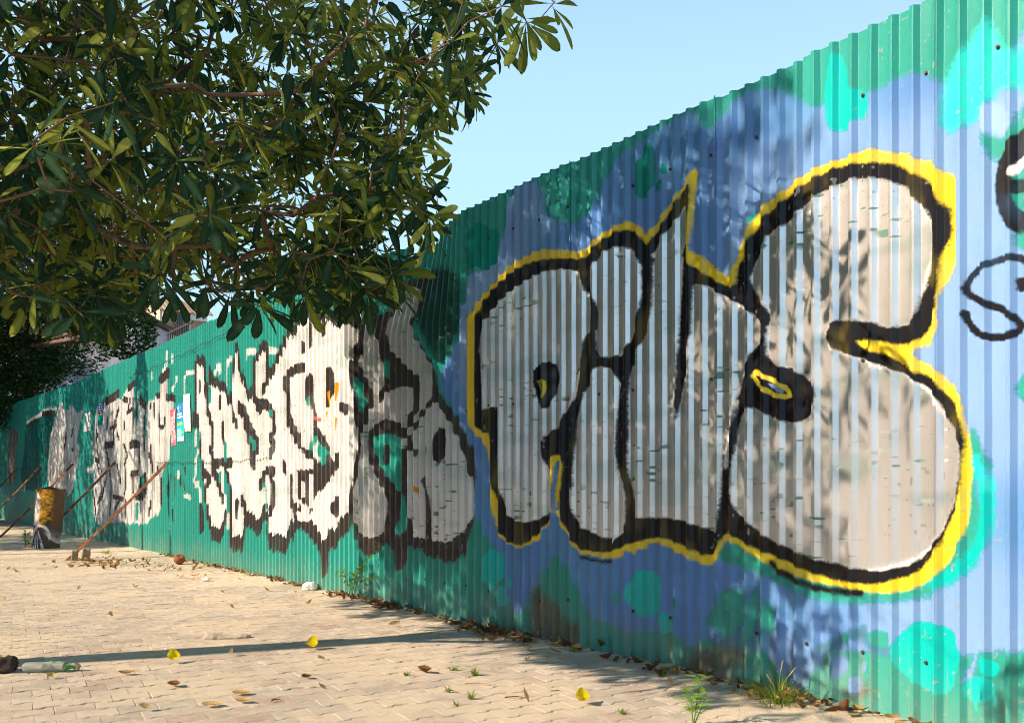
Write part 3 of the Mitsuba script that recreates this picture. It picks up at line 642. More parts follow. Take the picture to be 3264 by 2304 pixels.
def whorl(pos, axis, r, n=None, size=.15, sag=.35):
    """(R, t, scale, variant) of the leaves round a twig's end."""
    n = n or r.integers(7, 12); out = []
    a = axis / np.linalg.norm(axis); h = np.cross(a, [.3, .2, 1.0]); h /= np.linalg.norm(h); g = np.cross(a, h)
    ph = r.uniform(0, 6.28)
    for i in range(n):
        t = ph + i * 2.4; op = math.radians(r.uniform(45, 100))
        d = math.cos(op) * a + math.sin(op) * (math.cos(t) * h + math.sin(t) * g)
        d = d + np.array([0, 0, -sag * r.uniform(.4, 1.3)]); d /= np.linalg.norm(d)
        up = a * .7 + np.array([0, 0, .8]) + r.normal(0, .25, 3)
        out.append((frame_from(d, up), pos - a * r.uniform(0, .035), size * r.uniform(.65, 1.15), r.integers(len(LEAF_V))))
    return out
TR = np.array([-4.55, 5.94, 0.0]); CC = np.array([-3.62, 6.33])
def crown_a(p): return (p[0] - CC[0]) * -.376 + (p[1] - CC[1]) * .927
def crown_ok(p):
    x, y, z = p
    a = (x - CC[0]) * -.376 + (y - CC[1]) * .927; b = (x - CC[0]) * .927 + (y - CC[1]) * .376
    n_ = x * -.8208 + (y - 7.676) * -.5713
    floor = max(1.44 + .185 * y + .22 * math.sin(x * 3.1) * math.sin(y * 2.7 + 1), .64 * (n_ - .35))
    top = 6.6 - .18 * (a * a + b * b)
    return -4.1 < a < 2.75 and abs(b) < 3.5 and floor < z < top and x + .30 * y - .6 * z + .74 < 0 and y > 2.5
r = np.random.default_rng(21)
pts = []
while len(pts) < 1950:
    p = np.array([r.uniform(-7, 1.0), r.uniform(2.5, 10), r.uniform(1.8, 6.6)])
    if crown_ok(p) and meshkit.noise(p[None] * 1.9, 4)[0] > .44 and r.random() < (np.clip((crown_a(p) + 3.2) / .7, .04, 1) if p[2] < 4.2 else np.clip((crown_a(p) + 4.0) / 1.2, .05, 1)): pts.append(p)
# twig ends that hang clear of the mass
FR = [(830,975,4.6),(655,905,4.8),(735,930,5.2),(250,990,4.4),(340,1000,5.0),(440,940,5.3),(555,930,5.6),(960,905,4.9),(1050,930,5.2),(1130,890,5.4),(1230,900,5.0),(1280,850,5.2),(1190,790,5.5),(1330,650,5.3),(1400,600,5.6),(1285,560,5.2),(1330,480,5.5),(1250,500,5.0),(1480,245,5.0),(1510,300,5.3),(1390,310,5.0),(1440,130,4.6),(1600,20,4.4),(1680,75,4.6),(1590,130,4.9),(1500,40,4.7),(1770,5,4.9),(1240,400,5.1),(1150,640,5.4),(1320,200,4.9),(100,950,5.0),(170,880,4.8),(1180,700,4.7),(1060,800,4.8),(1090,640,4.6),(900,880,5.3),(20,880,5.2)]
q_ = np.random.default_rng(17)
FR += [(q_.uniform(930, 1290), q_.uniform(770, 960), q_.uniform(4.8, 6.6)) for _ in range(34)] + [(q_.uniform(1130, 1400), q_.uniform(430, 760), q_.uniform(4.8, 6.4)) for _ in range(22)] + [(q_.uniform(40, 420), q_.uniform(880, 985), q_.uniform(4.6, 6.5)) for _ in range(22)]
FRP = [np.array([(x - 1632) / 3000 * d, d, 1.2 + (1549 - y) / 3000 * d]) for x, y, d in FR]
pts = np.array(FRP + pts)
top_ = TR + np.array([0.15, 0.1, 2.1])
nodes = [top_]; parent = [-1]; depth = [0.0]
LIMB = [(.5, 2.4, 4.6), (2.1, -.4, 4.9), (3.3, 1.0, 4.0), (-.9, 1.2, 4.8), (1.7, 2.0, 5.4), (1.1, -2.2, 4.6), (-.3, -1.2, 5.0), (2.5, -1.6, 4.2)]
for lx, ly, lz in LIMB:
    pr_ = 0
    for s in np.linspace(.2, 1, 6):
        e = np.array([TR[0] + lx * s, TR[1] + ly * s, 2.1 + (lz - 2.1) * s ** .75]) + r.normal(0, .05, 3)
        nodes.append(e); parent.append(pr_); depth.append(depth[pr_] + .5); pr_ = len(nodes) - 1
order = np.argsort(np.linalg.norm(pts - top_, axis=1))
NA = np.zeros((len(nodes) + 3 * len(pts), 3)); DA = np.zeros(len(NA)); NA[:len(nodes)] = nodes; DA[:len(nodes)] = depth; cnt = len(nodes)
tips = []
for o in order:
    p = pts[o]
    d = np.linalg.norm(NA[:cnt] - p, axis=1)
    j = int(np.argmin(d + .12 * DA[:cnt]))
    if d[j] > .22:                       # a joint on the way, a little off the straight line
        m = NA[j] * .5 + p * .5 + r.normal(0, .12 * min(d[j], .6), 3); NA[cnt] = m; DA[cnt] = DA[j] + d[j] / 2; parent.append(j); nodes.append(m); j = cnt; cnt += 1
    NA[cnt] = p; DA[cnt] = DA[j] + np.linalg.norm(NA[j] - p); parent.append(j); nodes.append(p); tips.append(cnt); cnt += 1
load = np.zeros(cnt)
for t in tips: load[t] = 1
for i in range(cnt - 1, 0, -1): load[parent[i]] += load[i]
rad = np.clip(.0028 * load ** .43, .0026, .075)
tree = tag('street_tree', 'broad leaved street tree whose dark crown hangs over the path at upper left', 'tree')
tr_pts = [TR + (0, 0, -.1), TR + (.01, 0, .5), TR + (-.02, .02, 1.1), TR + (.06, .05, 1.7), top_]
add('trunk', tube(tr_pts, [.15, .13, .128, .125, .115], 14), 'bark', tree, smooth=True)
limbs, twigs = [], []
for i in range(1, cnt):
    a, b = NA[parent[i]], NA[i]
    (limbs if rad[i] > .018 else twigs).append(tube([a, b], [min(rad[parent[i]], rad[i] * 1.5), rad[i]], 6 if rad[i] > .01 else 4, cap=False))
add('limb', cat_mesh(limbs), 'bark', tree, smooth=True); tag(add('twig', cat_mesh(twigs), 'twig_bark', tree, smooth=True), kind='stuff')
lv = []
for t in tips:
    p = NA[t]; ax = p - NA[parent[t]]; ax = ax / (np.linalg.norm(ax) + 1e-9) + np.array([0, 0, .15])
    lv += whorl(p, ax, r, size=.21)
    if load[t] < 2 and r.random() < .4: lv += whorl(p - ax * .06, ax, r, n=4, size=.17)
P0 = np.array([x[1] + x[0][:, 0] * x[2] * .5 for x in lv])
vis = (np.abs(P0[:, 0]) < .55 * P0[:, 1]) & ((P0[:, 2] - 1.2) / P0[:, 1] < .52) & (P0[:, 1] > 2)
def push(lst, name, parent, bs='leaf'):
    V, F, C, n = [], [], [], 0
    for R, t, s, k in lst:
        v, f, c = LEAF_V[k]; V.append(v * s @ R.T + t); F.append(f + n); C.append(c); n += len(v)
    key = num(parent + '__' + name)
    scene[key] = mikit.ply((np.vstack(V), np.vstack(F)), bs, smooth=True, color=np.vstack(C)); tag(key, kind='stuff')
size_ = np.where(vis, np.array([x[2] for x in lv]) / P0[:, 1], 0)
first = np.argsort(-size_)
for ix in first[:300]:
    R, t, s, k = lv[ix]; scene[num(tree + '__leaf')] = {**LEAF_P[k], 'to_world': mat4(R, t, s)}
push([lv[i] for i in first[300:]], 'leaf', tree)
# ------------------------------------------------------------------ helpers for the things on the ground
def gp(x, y, z=0.0):
    """The ground point at x metres to the right of the lens axis and y metres ahead."""
    return np.array([x, y, z], float)
def crumple(m, amp, freq, seed):
    n = m.vertex_normals; m.vertices = m.vertices + n * (amp * (meshkit.fbm(m.vertices * freq, 3, seed) - .5) * 2)[:, None]; return m
def dry_leaf(L, w, r, curl):
    x = np.linspace(0, 1, 7); hw = w * np.sin(np.pi * np.clip(x, .03, .97) ** .85) ** .8
    V, F = [], []
    for i in range(7):
        for s in (-1, -.5, 0, .5, 1):
            V.append((x[i] * L, s * hw[i] + r.normal(0, .002), curl * L * (4 * (x[i] - .5) ** 2) * .35 + curl * abs(s) ** 1.5 * hw[i] * 1.2 + r.normal(0, .0015) + .003))
    for i in range(6):
        for k in range(4): a = i * 5 + k; F += [[a, a + 5, a + 6], [a, a + 6, a + 1]]
    m = trimesh.Trimesh(V, F, process=False); m.vertices -= [L / 2, 0, 0]; return m
def leafbsdf(c, d=.5): return {'type': 'principledthin', 'base_color': {'type': 'rgb', 'value': list(c)}, 'roughness': .55, 'diff_trans': d}
scene['dry_leaf'] = leafbsdf((.42, .27, .11)); scene['brown_leaf'] = leafbsdf((.20, .10, .05)); scene['yellow_leaf'] = leafbsdf((.72, .60, .02), .9); scene['pale_leaf'] = leafbsdf((.55, .40, .18))
scene['grass_blade'] = leafbsdf((.24, .33, .06), 1.0); scene['weed_leaf'] = leafbsdf((.22, .40, .07), 1.0); scene['straw'] = pr((.46, .33, .17), .8, .2)
scene['concrete'] = bumped(pr(proc(lambda p, n, uv: mix((.20, .165, .115), (.36, .30, .21), fbm(p.x * 22, p.y * 22, p.z * 22, 4))), .95, .1), grit, .004)
def single(name, mesh, bsdf, label, cat, group=None, smooth=True): return tag(add(name, mesh, bsdf, smooth=smooth), label, cat, group)
def put(m, at, yaw=0, tilt=(0, 0)):
    M = trimesh.transformations.euler_matrix(tilt[0], tilt[1], yaw); M[:3, 3] = at; m.apply_transform(M); return m
rr = np.random.default_rng(77)

# ------------------------------------------------------------------ rusty props against the far half of the wall
foot_s, props = 1.67, [(-5.86, 16.1, 1.61), (-8.14, 19.4, 1.70), (-10.74, 23.1, 1.75), (-13.55, 27.15, 1.80), (-16.3, 31.1, 1.8), (-19.0, 35.0, 1.8)]
PL_ = ['rusty steel prop nearest the camera, rising from two concrete lumps to the fence', 'rusty steel prop running behind the rusty yellow barrel', 'third rusty steel prop from the camera, leaning just past the barrel top', 'fourth rusty prop from the camera, against the teal paint', 'fifth rusty prop, in the shade at the far fence', 'farthest rusty prop at the left picture edge']
for (x, y, hh), lab in zip(props, PL_):
    b = np.array([x, y, hh]) + N_ * .03; a = np.array([x, y, 0]) + N_ * foot_s + np.array([0, 0, -.06])
    d = b - a; Lb = np.linalg.norm(d); R = frame_from(d, np.array([0, 0, 1.0]) + E_ * .6)
    l1 = box((Lb, .055, .007), (Lb / 2, 0, 0)); l2 = box((Lb, .007, .050), (Lb / 2, .024, -.0285))
    m = cat_mesh([l1, l2]).subdivide_to_size(.25); m.vertices[:, 2] -= .035 * 4 * (m.vertices[:, 0] / Lb) * (1 - m.vertices[:, 0] / Lb)
    M = np.eye(4); M[:3, :3] = R; M[:3, 3] = a; m.apply_transform(M)
    single('fence_prop', m, 'rust', lab, 'steel prop', 'rusty props bracing the fence', smooth=False)
for dx, dy, s, lab in ((-.06, -.10, .10, 'small left concrete lump beside the foot of the nearest rusty prop'), (.17, -.20, .12, 'small right concrete lump beside the foot of the nearest rusty prop')):
    m = box((s, s * 1.1, s * 1.9), bevel=.018).subdivide().subdivide(); crumple(m, .015, 18, 3)
    single('concrete_lump', put(m, gp(-7.02 + dx, 15.33 + dy, s * .7), .4, (.06, .1)), 'concrete', lab, 'concrete lump')

# ------------------------------------------------------------------ the leaning rusty barrel
BC, BR, BH = np.array([-9.06, 18.3]), .25, 1.13
def barrel_col(p, n, uv):
    z = p.z / BH
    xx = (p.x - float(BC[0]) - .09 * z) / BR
    f = fbm(p.x * 13, p.y * 13, p.z * 13, 4)
    yel = mix((.70, .38, .02), (.34, .16, .03), smoothstep(.42, .58, fbm(p.x * 22, p.y * 22, p.z * 30, 4)))
    yel = mix(yel, (.06, .032, .02), smoothstep(.48, .66, fbm(p.x * 9, p.y * 9, p.z * 12 + 4, 3)))
    yel = mix(yel, (.10, .055, .03), smoothstep(.45, .8, xx))  # right flank darkened in the colour, as the side away from the sun
    white = smoothstep(.05, -.05, xx + .20 + .35 * (f - .5) + .25 * smoothstep(.75, 1.0, z))
    c = mix(yel, (.62, .57, .50), white * smoothstep(.98, .93, z))
    low = smoothstep(.41, .38, z + .05 * (f - .5))
    ang = dr.atan2(xx + .42, .42 - z); rad = dr.sqrt(dr.square(xx + .1) + dr.square((z - .16) * 2.9))
    rays = smoothstep(.15, .45, dr.sin(ang * 14 + .6)) * smoothstep(1.5, 1.2, ang) * smoothstep(-.5, -.3, ang)
    arc = smoothstep(.10, .06, dr.abs(rad - .68)) * smoothstep(.12, .2, z)
    bot = mix((.075, .06, .055), (.70, .70, .74), dr.clip(rays + arc, 0, 1) * smoothstep(.72, .5, f))
    return mix(c, bot, low)
scene['barrel_paint'] = TWO(pr(proc(barrel_col), .65, .35))
barrel = tag('barrel', 'leaning rusty yellow barrel with white paint smeared on its left and foot', 'barrel')
th = np.linspace(0, 2 * np.pi, 49)[:-1]; zs = np.linspace(-.02, 1, 24)
def shell(r0, r1, f=1):
    Z, TH = np.meshgrid(zs, th, indexing='ij'); r = (r0 + (r1 - r0) * Z) + .006 * np.exp(-((Z - .36) / .012) ** 2) + .006 * np.exp(-((Z - .68) / .012) ** 2) + .008 * (meshkit.fbm(np.stack([np.cos(TH) * 1.2, np.sin(TH) * 1.2, Z * 2.5], -1)) - .5)
    V = np.stack([BC[0] + .10 * Z + r * np.cos(TH), BC[1] + r * np.sin(TH), Z * BH], -1).reshape(-1, 3)
    i, j = np.meshgrid(np.arange(23), np.arange(48), indexing='ij'); A = i * 48 + j; B = i * 48 + (j + 1) % 48
    F = np.concatenate([np.stack([A, B, B + 48], -1).reshape(-1, 3), np.stack([A, B + 48, A + 48], -1).reshape(-1, 3)])
    return trimesh.Trimesh(V, F[:, ::f], process=False)
add('shell', cat_mesh([shell(.243, .262), shell(.236, .255, -1)]), 'barrel_paint', barrel, smooth=True)
ring = np.stack([BC[0] + .10 + .260 * np.cos(th), BC[1] + .260 * np.sin(th), np.full(48, BH) + .006 * np.sin(th * 3)], -1)
add('rim', tube(np.vstack([ring, ring[:2]]), .012, 6, cap=False), 'rust', barrel, smooth=True)
m = trimesh.creation.icosphere(3); m.vertices *= [.23, .23, .10]; crumple(m, .05, 9, 2); m.apply_translation([BC[0] + .09, BC[1], BH - .06])
scene['rubbish'] = pr((.05, .04, .03), .95, .1); add('rubbish', m, 'rubbish', barrel, smooth=True)
# a leafy weed at its foot
def leafy(n, at, hgt, spread, seed, lsize, bs='weed_leaf'):
    r = np.random.default_rng(seed); st, lf = [], []
    for i in range(n):
        a = r.uniform(0, 6.28); d = np.array([math.cos(a), math.sin(a), 0]) * spread * r.uniform(.3, 1); hh = hgt * r.uniform(.5, 1)
        P = np.array([at + d * t + np.array([0, 0, hh * (t ** .7)]) for t in np.linspace(0, 1, 6)]); st.append(tube(P, np.linspace(.004, .0015, 6), 4))
        for t in np.linspace(.35, 1, 7):
            q = at + d * t + np.array([0, 0, hh * (t ** .7)])
            for s in (-1, 1):
                dd = np.array([-d[1], d[0], 0]) * s / spread + r.normal(0, .4, 3); dd[2] = abs(dd[2]) * .4; R = frame_from(dd / np.linalg.norm(dd), np.array([0, 0, 1.0]))
                v, f, _ = LEAF_V[r.integers(8)]; m = trimesh.Trimesh(v[:21] * lsize * r.uniform(.7, 1.2) * [1, 1.7, 1], f[:24], process=False); m.vertices = m.vertices @ R.T + q; lf.append(m)
    return cat_mesh(st), cat_mesh(lf)
w_ = tag('leafy_weed', 'bright green leafy weed at the left foot of the rusty barrel', 'weed')
s_, l_ = leafy(7, gp(-9.42, 18.2), .30, .12, 4, .10); add('stem', s_, 'weed_leaf', w_, smooth=True); tag(add('foliage', l_, 'weed_leaf', w_, smooth=True), kind='stuff')

# ------------------------------------------------------------------ posters pasted on the sheets
def poster(corners, fn, label, res=40, proud=.004):
    """A paper sheet that follows the ribs; corners in wall metres: bottom left, top left, top right, bottom right."""
    c = np.array(corners); a, b = np.meshgrid(np.linspace(0, 1, res), np.linspace(0, 1, 14))
    U = (c[0, 0] * (1 - b) + c[1, 0] * b) * (1 - a) + (c[3, 0] * (1 - b) + c[2, 0] * b) * a
    V = (c[0, 1] * (1 - b) + c[1, 1] * b) * (1 - a) + (c[3, 1] * (1 - b) + c[2, 1] * b) * a
    V = V + .012 * (meshkit.noise(np.stack([U * 20, V * 20, V * 0], -1)) - .5) * ((b < .01) | (b > .99))
    P = wp(U, V, rib(U) * .55 + .020 + proud).reshape(-1, 3)
    i, j = np.meshgrid(np.arange(13), np.arange(res - 1), indexing='ij'); A = i * res + j
    F = np.concatenate([np.stack([A, A + 1, A + res + 1], -1).reshape(-1, 3), np.stack([A, A + res + 1, A + res], -1).reshape(-1, 3)])
    k = num('poster'); bk = k + '_paper'; scene[bk] = TWO(pr(proc(fn), .75, .25))
    scene[k] = mikit.ply(trimesh.Trimesh(P, F, process=False), bk, smooth=True, uv=np.stack([a.ravel(), b.ravel()], -1)); tag(k, label, 'poster', 'posters pasted on the fence')
def lines(uv, n, y0, y1, x0=.1, x1=.9, seed=1):
    """Rows of faded print too small to read."""
    y = uv.y * n; row = dr.floor(y); on = (uv.y > y0) & (uv.y < y1) & (uv.x > x0) & (uv.x < x1 - .3 * cell_rand(row, seed)) & (y - row > .35)
    return dr.select(on, smoothstep(.25, .5, noise(uv.x * 22, row * 3, seed)), 0)
def worn(c, uv, s): return mix(c, (.62, .60, .56), smoothstep(.60, .72, fbm(uv.x * 5, uv.y * 6, s, 4)) * .9)
poster([(-17.45, 2.46), (-17.38, 2.89), (-16.7, 2.88), (-16.79, 2.47)], lambda p, n, uv: mix((.66, .66, .66), (.5, .52, .55), fbm(uv.x * 3, uv.y * 3, 1.0)), 'small blank white sheet pasted in the shade on the far green fence')
poster([(-16.0, 2.47), (-15.78, 3.01), (-15.31, 3.01), (-15.55, 2.46)], lambda p, n, uv: mix(mix(mix((.0, .36, .34), (.45, .32, .05), smoothstep(.50, .53, uv.y)), (.01, .06, .36), smoothstep(.56, .60, uv.y)), (.5, .62, .68), dr.maximum(lines(uv, 9, .62, .95), smoothstep(.13, .08, uv.y))), 'torn poster, dark blue above and turquoise below, beside the small blank sheet')
poster([(-10.05, 1.87), (-10.1, 2.49), (-9.74, 2.49), (-9.79, 1.88)], lambda p, n, uv: worn(mix((.70, .12, .20), (.82, .62, .62), lines(uv, 15, .1, .8, .06, .98)), uv, 3.0), 'torn faded pink poster, left of the blue one')
poster([(-9.68, 1.94), (-9.67, 2.55), (-9.33, 2.56), (-9.3, 1.93)], lambda p, n, uv: mix(mix(mix((.01, .50, .50), (.02, .24, .58), smoothstep(.45, .62, uv.y)), (.70, .55, .06), lines(uv, 8, .38, .52)), (.78, .80, .76), dr.maximum(lines(uv, 12, .6, .95), dr.maximum(lines(uv, 16, .16, .34), smoothstep(.14, .11, uv.y)))), 'turquoise and blue poster between the pink and the large white one')
poster([(-9.24, 2.08), (-9.31, 2.68), (-8.91, 2.67), (-8.89, 2.07)], lambda p, n, uv: mix((.80, .79, .76), (.60, .50, .30), smoothstep(.62, .8, fbm(uv.x * 2, uv.y * 3, 6.0)) * smoothstep(.4, .1, uv.y)), 'large blank white poster at the right of the group of three', proud=.007)

# ------------------------------------------------------------------ barbed strands close to the sheets, standing for wire shadows on them
def wire(u0, u1, v0, v1, sag, n=90):
    us = np.linspace(u0, u1, n); t = (us - u0) / (u1 - u0); v = v0 + (v1 - v0) * t - sag * 4 * t * (1 - t) + .012 * np.sin(us * 9); P = wp(us, v, np.full(n, .065) + .01 * np.sin(us * 5))
    ms = [tube(P, .0028, 4)]
    for i in range(2, n - 1, 2):
        for a in (.9, -.9): ms.append(tube([P[i] - np.array([0, 0, .016]) - E_ * .012 * a, P[i] + np.array([0, 0, .016]) + E_ * .012 * a], .0022, 3))
    return cat_mesh(ms)
scene['dark_strand'] = pr((.05, .06, .055), .6, .4, metallic=.4)
single('shadow_wire', wire(-13.0, -4.2, 3.30, 3.50, .06, 160), 'dark_strand', 'barbed strand standing for the wire shadow just below the top of the sunlit green fence', 'barbed wire', 'barbed strands standing for wire shadows on the fence')
single('shadow_wire', wire(-10.9, -5.4, 1.62, 1.55, .03, 110), 'dark_strand', 'barbed strand standing for the wire shadow at chest height across the sunlit white letters', 'barbed wire', 'barbed strands standing for wire shadows on the fence')
single('shadow_wire', wire(-24.5, -19.0, 3.0, 3.45, .22, 90), 'dark_strand', 'sagging barbed strand standing for a wire shadow near the top of the far shaded fence', 'barbed wire', 'barbed strands standing for wire shadows on the fence')

# ------------------------------------------------------------------ behind the fence: wall, railing, houses, trees
Rf = np.column_stack([E_, -N_, [0, 0, 1.0]])
def sooty(p, n, uv): return mix((.035, .03, .028), (.085, .07, .06), fbm(p.x * 3, p.y * 3, p.z * 6, 4))
scene['sooty_wall'] = pr(proc(sooty), .9, .15)
bw = tag('boundary_wall', 'dark sooty wall showing as a strip above the far green fence', 'wall')
add('masonry', box((20, .22, 3.9), wp(-20.2, 1.95, -.75), Rf), 'sooty_wall', bw); add('coping', box((20.1, .34, .12), wp(-20.2, 3.98, -.75), Rf, bevel=.02), 'sooty_wall', bw)
rl = tag('iron_railing', 'dark iron railing on top of the wall below the tan roofed house', 'railing')
for i, u in enumerate(np.arange(-13.2, -11.6, .16)): add('bar', box((.022, .022, .34), wp(u, 4.15 + .03 * (i % 2), -.75), Rf), 'steel_dark', rl)
add('top_rail', box((1.8, .03, .03), wp(-12.4, 4.26, -.75), Rf), 'steel_dark', rl)
def stained(a, b, c): return lambda p, n, uv: mix(mix(a, b, smoothstep(.35, .7, fbm(p.x * .8, p.y * .8, p.z * .5, 4))), c, smoothstep(.55, .75, noise((p.x + p.y) * 2.2, 0., p.z * .25)) * .6)
scene['lit_cream_plaster'] = pr(proc(stained((.58, .47, .34), (.50, .40, .28), (.40, .31, .21))), .9, .1)
scene['shaded_brown_plaster'] = pr(proc(stained((.34, .26, .19), (.24, .18, .13), (.12, .09, .07))), .9, .1)  # front wall browner than the sunlit gable, its shade put into the colour
scene['pale_band'] = pr((.60, .62, .66), .7, .2); scene['dark_window'] = pr((.025, .035, .045), .25, .5); scene['tan_roof'] = pr(proc(stained((.52, .40, .27), (.46, .35, .24), (.40, .22, .12))), .7, .2)
house = tag('house', 'tan roofed house with a sunlit cream gable, above the far fence', 'house')
HA = np.array([-28.05, 75.0]); hd = np.array([.752, .659]); hp = np.array([-.659, .752]); HL, HW, HE, HR = 3.9, 3.6, 15.3, 16.35
Rh = np.eye(3); Rh[:2, 0] = hd; Rh[:2, 1] = hp
def hpt(a, b, z): q = HA + hd * a + hp * b; return np.array([q[0], q[1], z])
V = [hpt(0, 0, 0), hpt(0, HW, 0), hpt(0, HW, HE), hpt(0, HW / 2, HR), hpt(0, 0, HE)]; V += [v + np.r_[hd * .3, 0] for v in V]
add('gable', trimesh.convex.convex_hull(np.array(V)), 'lit_cream_plaster', house)
add('wall', box((HL - .3, HW, HE), hpt(.3 + (HL - .3) / 2, HW / 2, HE / 2), Rh), 'shaded_brown_plaster', house)
for a0, a1 in ((.15, 1.35), (2.45, 3.85)): add('fascia', box((a1 - a0, .12, .55), hpt((a0 + a1) / 2, -.06, HE - .32), Rh), 'pale_band', house)
wn = add('window', box((.95, .10, 2.3), hpt(1.9, -.03, HE - 1.35), Rh), 'dark_window', house)
for a in (1.42, 1.9, 2.38): scene[num(wn + '__frame')] = ply(box((.07, .06, 2.3), hpt(a, -.11, HE - 1.35), Rh), 'pale_band' if a > 2 else 'steel_dark')
add('canopy', box((.65, .4, .12), hpt(.95, -.2, HE - 1.95), Rh), 'shaded_brown_plaster', house); add('box', box((.55, .3, .7), hpt(.95, -.15, HE - 2.4), Rh), 'pale_band', house)
for s in (0, 1):
    ms = []
    for i in range(22):
        x0, x1 = -.35 + i * (HL + .7) / 22, -.35 + (i + 1) * (HL + .7) / 22
        y0, y1, z0, z1 = ((-.35, HW / 2, HE - .12, HR + .08) if s == 0 else (HW + .35, HW / 2, HE - .12, HR + .08))
        q = np.array([hpt(x0, y0, z0), hpt(x1, y0, z0), hpt(x1, y1, z1), hpt(x0, y1, z1)]); q = np.vstack([q, q + [0, 0, .06 + .05 * (i % 2)]]); ms.append(trimesh.convex.convex_hull(q))
    add('roof', cat_mesh(ms), 'tan_roof', house)
pipe = tag(add('drainpipe', tube([hpt(-.05, HW * .25, HE + .2), hpt(-.05, HW * .25, HE - 4)], .05, 6), 'shaded_brown_plaster', house))
scene['shaded_white_plaster'] = pr(proc(stained((.40, .42, .50), (.33, .35, .43), (.26, .27, .33))), .9, .1)  # white plaster tinted blue grey for the shade it stands in
b2 = tag('shade_grey_building', 'white plastered building toned blue grey for its shade, behind the dark tree and the far fence', 'building')
add('wall', box((5.5, 6, 9.5), (-21.2, 48.5, 4.75), rotz(.05)), 'shaded_white_plaster', b2); add('roof', box((6, 6.5, .25), (-21.2, 48.5, 9.62), rotz(.05)), 'sooty_wall', b2)
# leafy trees further off
scene['far_leaf'] = {'type': 'principledthin', 'base_color': LEAFCOL, 'roughness': .45, 'diff_trans': .5}
def leaf_cloud(lobes, n, size, seed, col, clump=.45, freq=None):
    r = np.random.default_rng(seed); V, F, C = [], [], []; tot = sum(np.prod(l[1]) ** .67 for l in lobes)
    for c, rad in lobes:
        k = 0; want = int(n * np.prod(rad) ** .67 / tot)
        while k < want:
            d = r.normal(0, 1, (400, 3)); d /= np.linalg.norm(d, axis=1, keepdims=True); q = d * r.uniform(.45, 1.0, (400, 1)) ** .5 * np.array(rad) * (.78 + .44 * meshkit.fbm(d * 2.2 + seed, 3))[:, None] + np.array(c)
            q = q[meshkit.noise(q * (freq or 1.1 / max(size * 4, .3)), seed) > clump][:want - k]
            for p in q:
                R = trimesh.transformations.random_rotation_matrix(r.random(3))[:3, :3]; R[2] *= .55
                s = size * r.uniform(.6, 1.25); b = len(V)
                V += [p + R @ (np.array(o) * s) for o in ((-.5, 0, 0), (0, -.22, .05), (.55, 0, -.08), (0, .22, .05))]; F += [[b, b + 1, b + 2], [b, b + 2, b + 3]]
                C += [np.array(col) * r.uniform(.6, 1.5)] * 4
            k += len(q)
    return np.array(V), np.array(F), np.array(C)
def far_tree(name, label, base, lobes, n, size, seed, col, r0=.22, clump=.45, freq=None):
    t = tag(num(name), label, 'tree', {'shade_tree': 'street trees left of the path', 'unseen_side_tree': 'unseen trees across the street that darken the fence'}.get(name)); base = np.array(base, float); r = np.random.default_rng(seed)
    mid = np.array([lobes[0][0][0], lobes[0][0][1], lobes[0][0][2] - lobes[0][1][2] * .55])
    add('trunk', tube([base - [0, 0, .2], base * .5 + mid * .5 + r.normal(0, .15, 3) * [1, 1, 0], mid], [r0, r0 * .8, r0 * .6], 9), 'bark', t, smooth=True)
    for c, rad in lobes:
        for j in range(4):
            e = np.array(c) + r.normal(0, .45, 3) * rad; m_ = mid * .45 + e * .55 + r.normal(0, .25, 3)
            add('branch', tube([mid, m_, e], [r0 * .4, r0 * .25, .02], 6), 'bark', t, smooth=True)
    V, F, C = leaf_cloud(lobes, n, size, seed, col, clump, freq); k = num(t + '__crown'); scene[k] = mikit.ply((V, F), 'far_leaf', color=C); tag(k, kind='stuff')
far_tree('dark_tree', 'dark dense tree overhanging the far end of the fence at left', (-17.3, 35.5, 0), [((-17.0, 32.5, 8.0), (3.4, 3.4, 3.7)), ((-12.6, 28.5, 7.1), (1.9, 1.6, 1.5)), ((-10.7, 26.0, 5.5), (.9, .8, .9)), ((-18.6, 33, 5.6), (2.6, 3, 2.4)), ((-13.6, 29, 8.6), (3, 2.5, 2.2))], 60000, .21, 11, (.034, .075, .027), clump=.27)
far_tree('shade_tree', 'street tree left of the path whose dappled shade falls by the barrel', (-18, 18.5, 0), [((-17.0, 18.6, 6.0), (2.4, 3.2, 3.0)), ((-17.8, 22.0, 6.9), (2.4, 2.8, 2.6)), ((-15.5, 16.6, 4.2), (1.6, 1.6, 1.5))], 15000, .26, 12, (.03, .06, .02), clump=.47, freq=.8)
far_tree('shade_tree', 'broad low street tree at the very left edge, darkening the far end', (-19.8, 28.8, 0), [((-18.9, 28.8, 5.2), (2.5, 3.0, 3.0)), ((-19.4, 25.0, 6.0), (2.2, 2.4, 2.6)), ((-19.8, 31.5, 2.4), (2.2, 1.8, 2.2))], 14000, .2, 15, (.02, .04, .015), clump=.3)
far_tree('shade_tree', 'unseen high crowned tree left of the overhanging one that deepens its shade', (-9.6, 3.6, 0), [((-9.3, 4.0, 9.0), (3.0, 2.8, 2.5)), ((-6.6, 5.2, 7.4), (2.2, 2.3, 1.7))], 6000, .28, 16, (.03, .055, .02), clump=.55, freq=1.0)  # out of view, placed to block sky light from the shaded sheets
far_tree('shade_tree', 'hidden big tree past the far end that darkens the sky mirrored in the fence', (-28, 44, 0), [((-28, 44, 6), (5, 5, 5.5)), ((-34, 48, 6), (5, 5, 5.5)), ((-25.5, 47, 3.5), (3.5, 3.5, 3.5))], 12000, .6, 18, (.03, .055, .02), clump=.25)  # out of view, placed to darken what the far sheets reflect
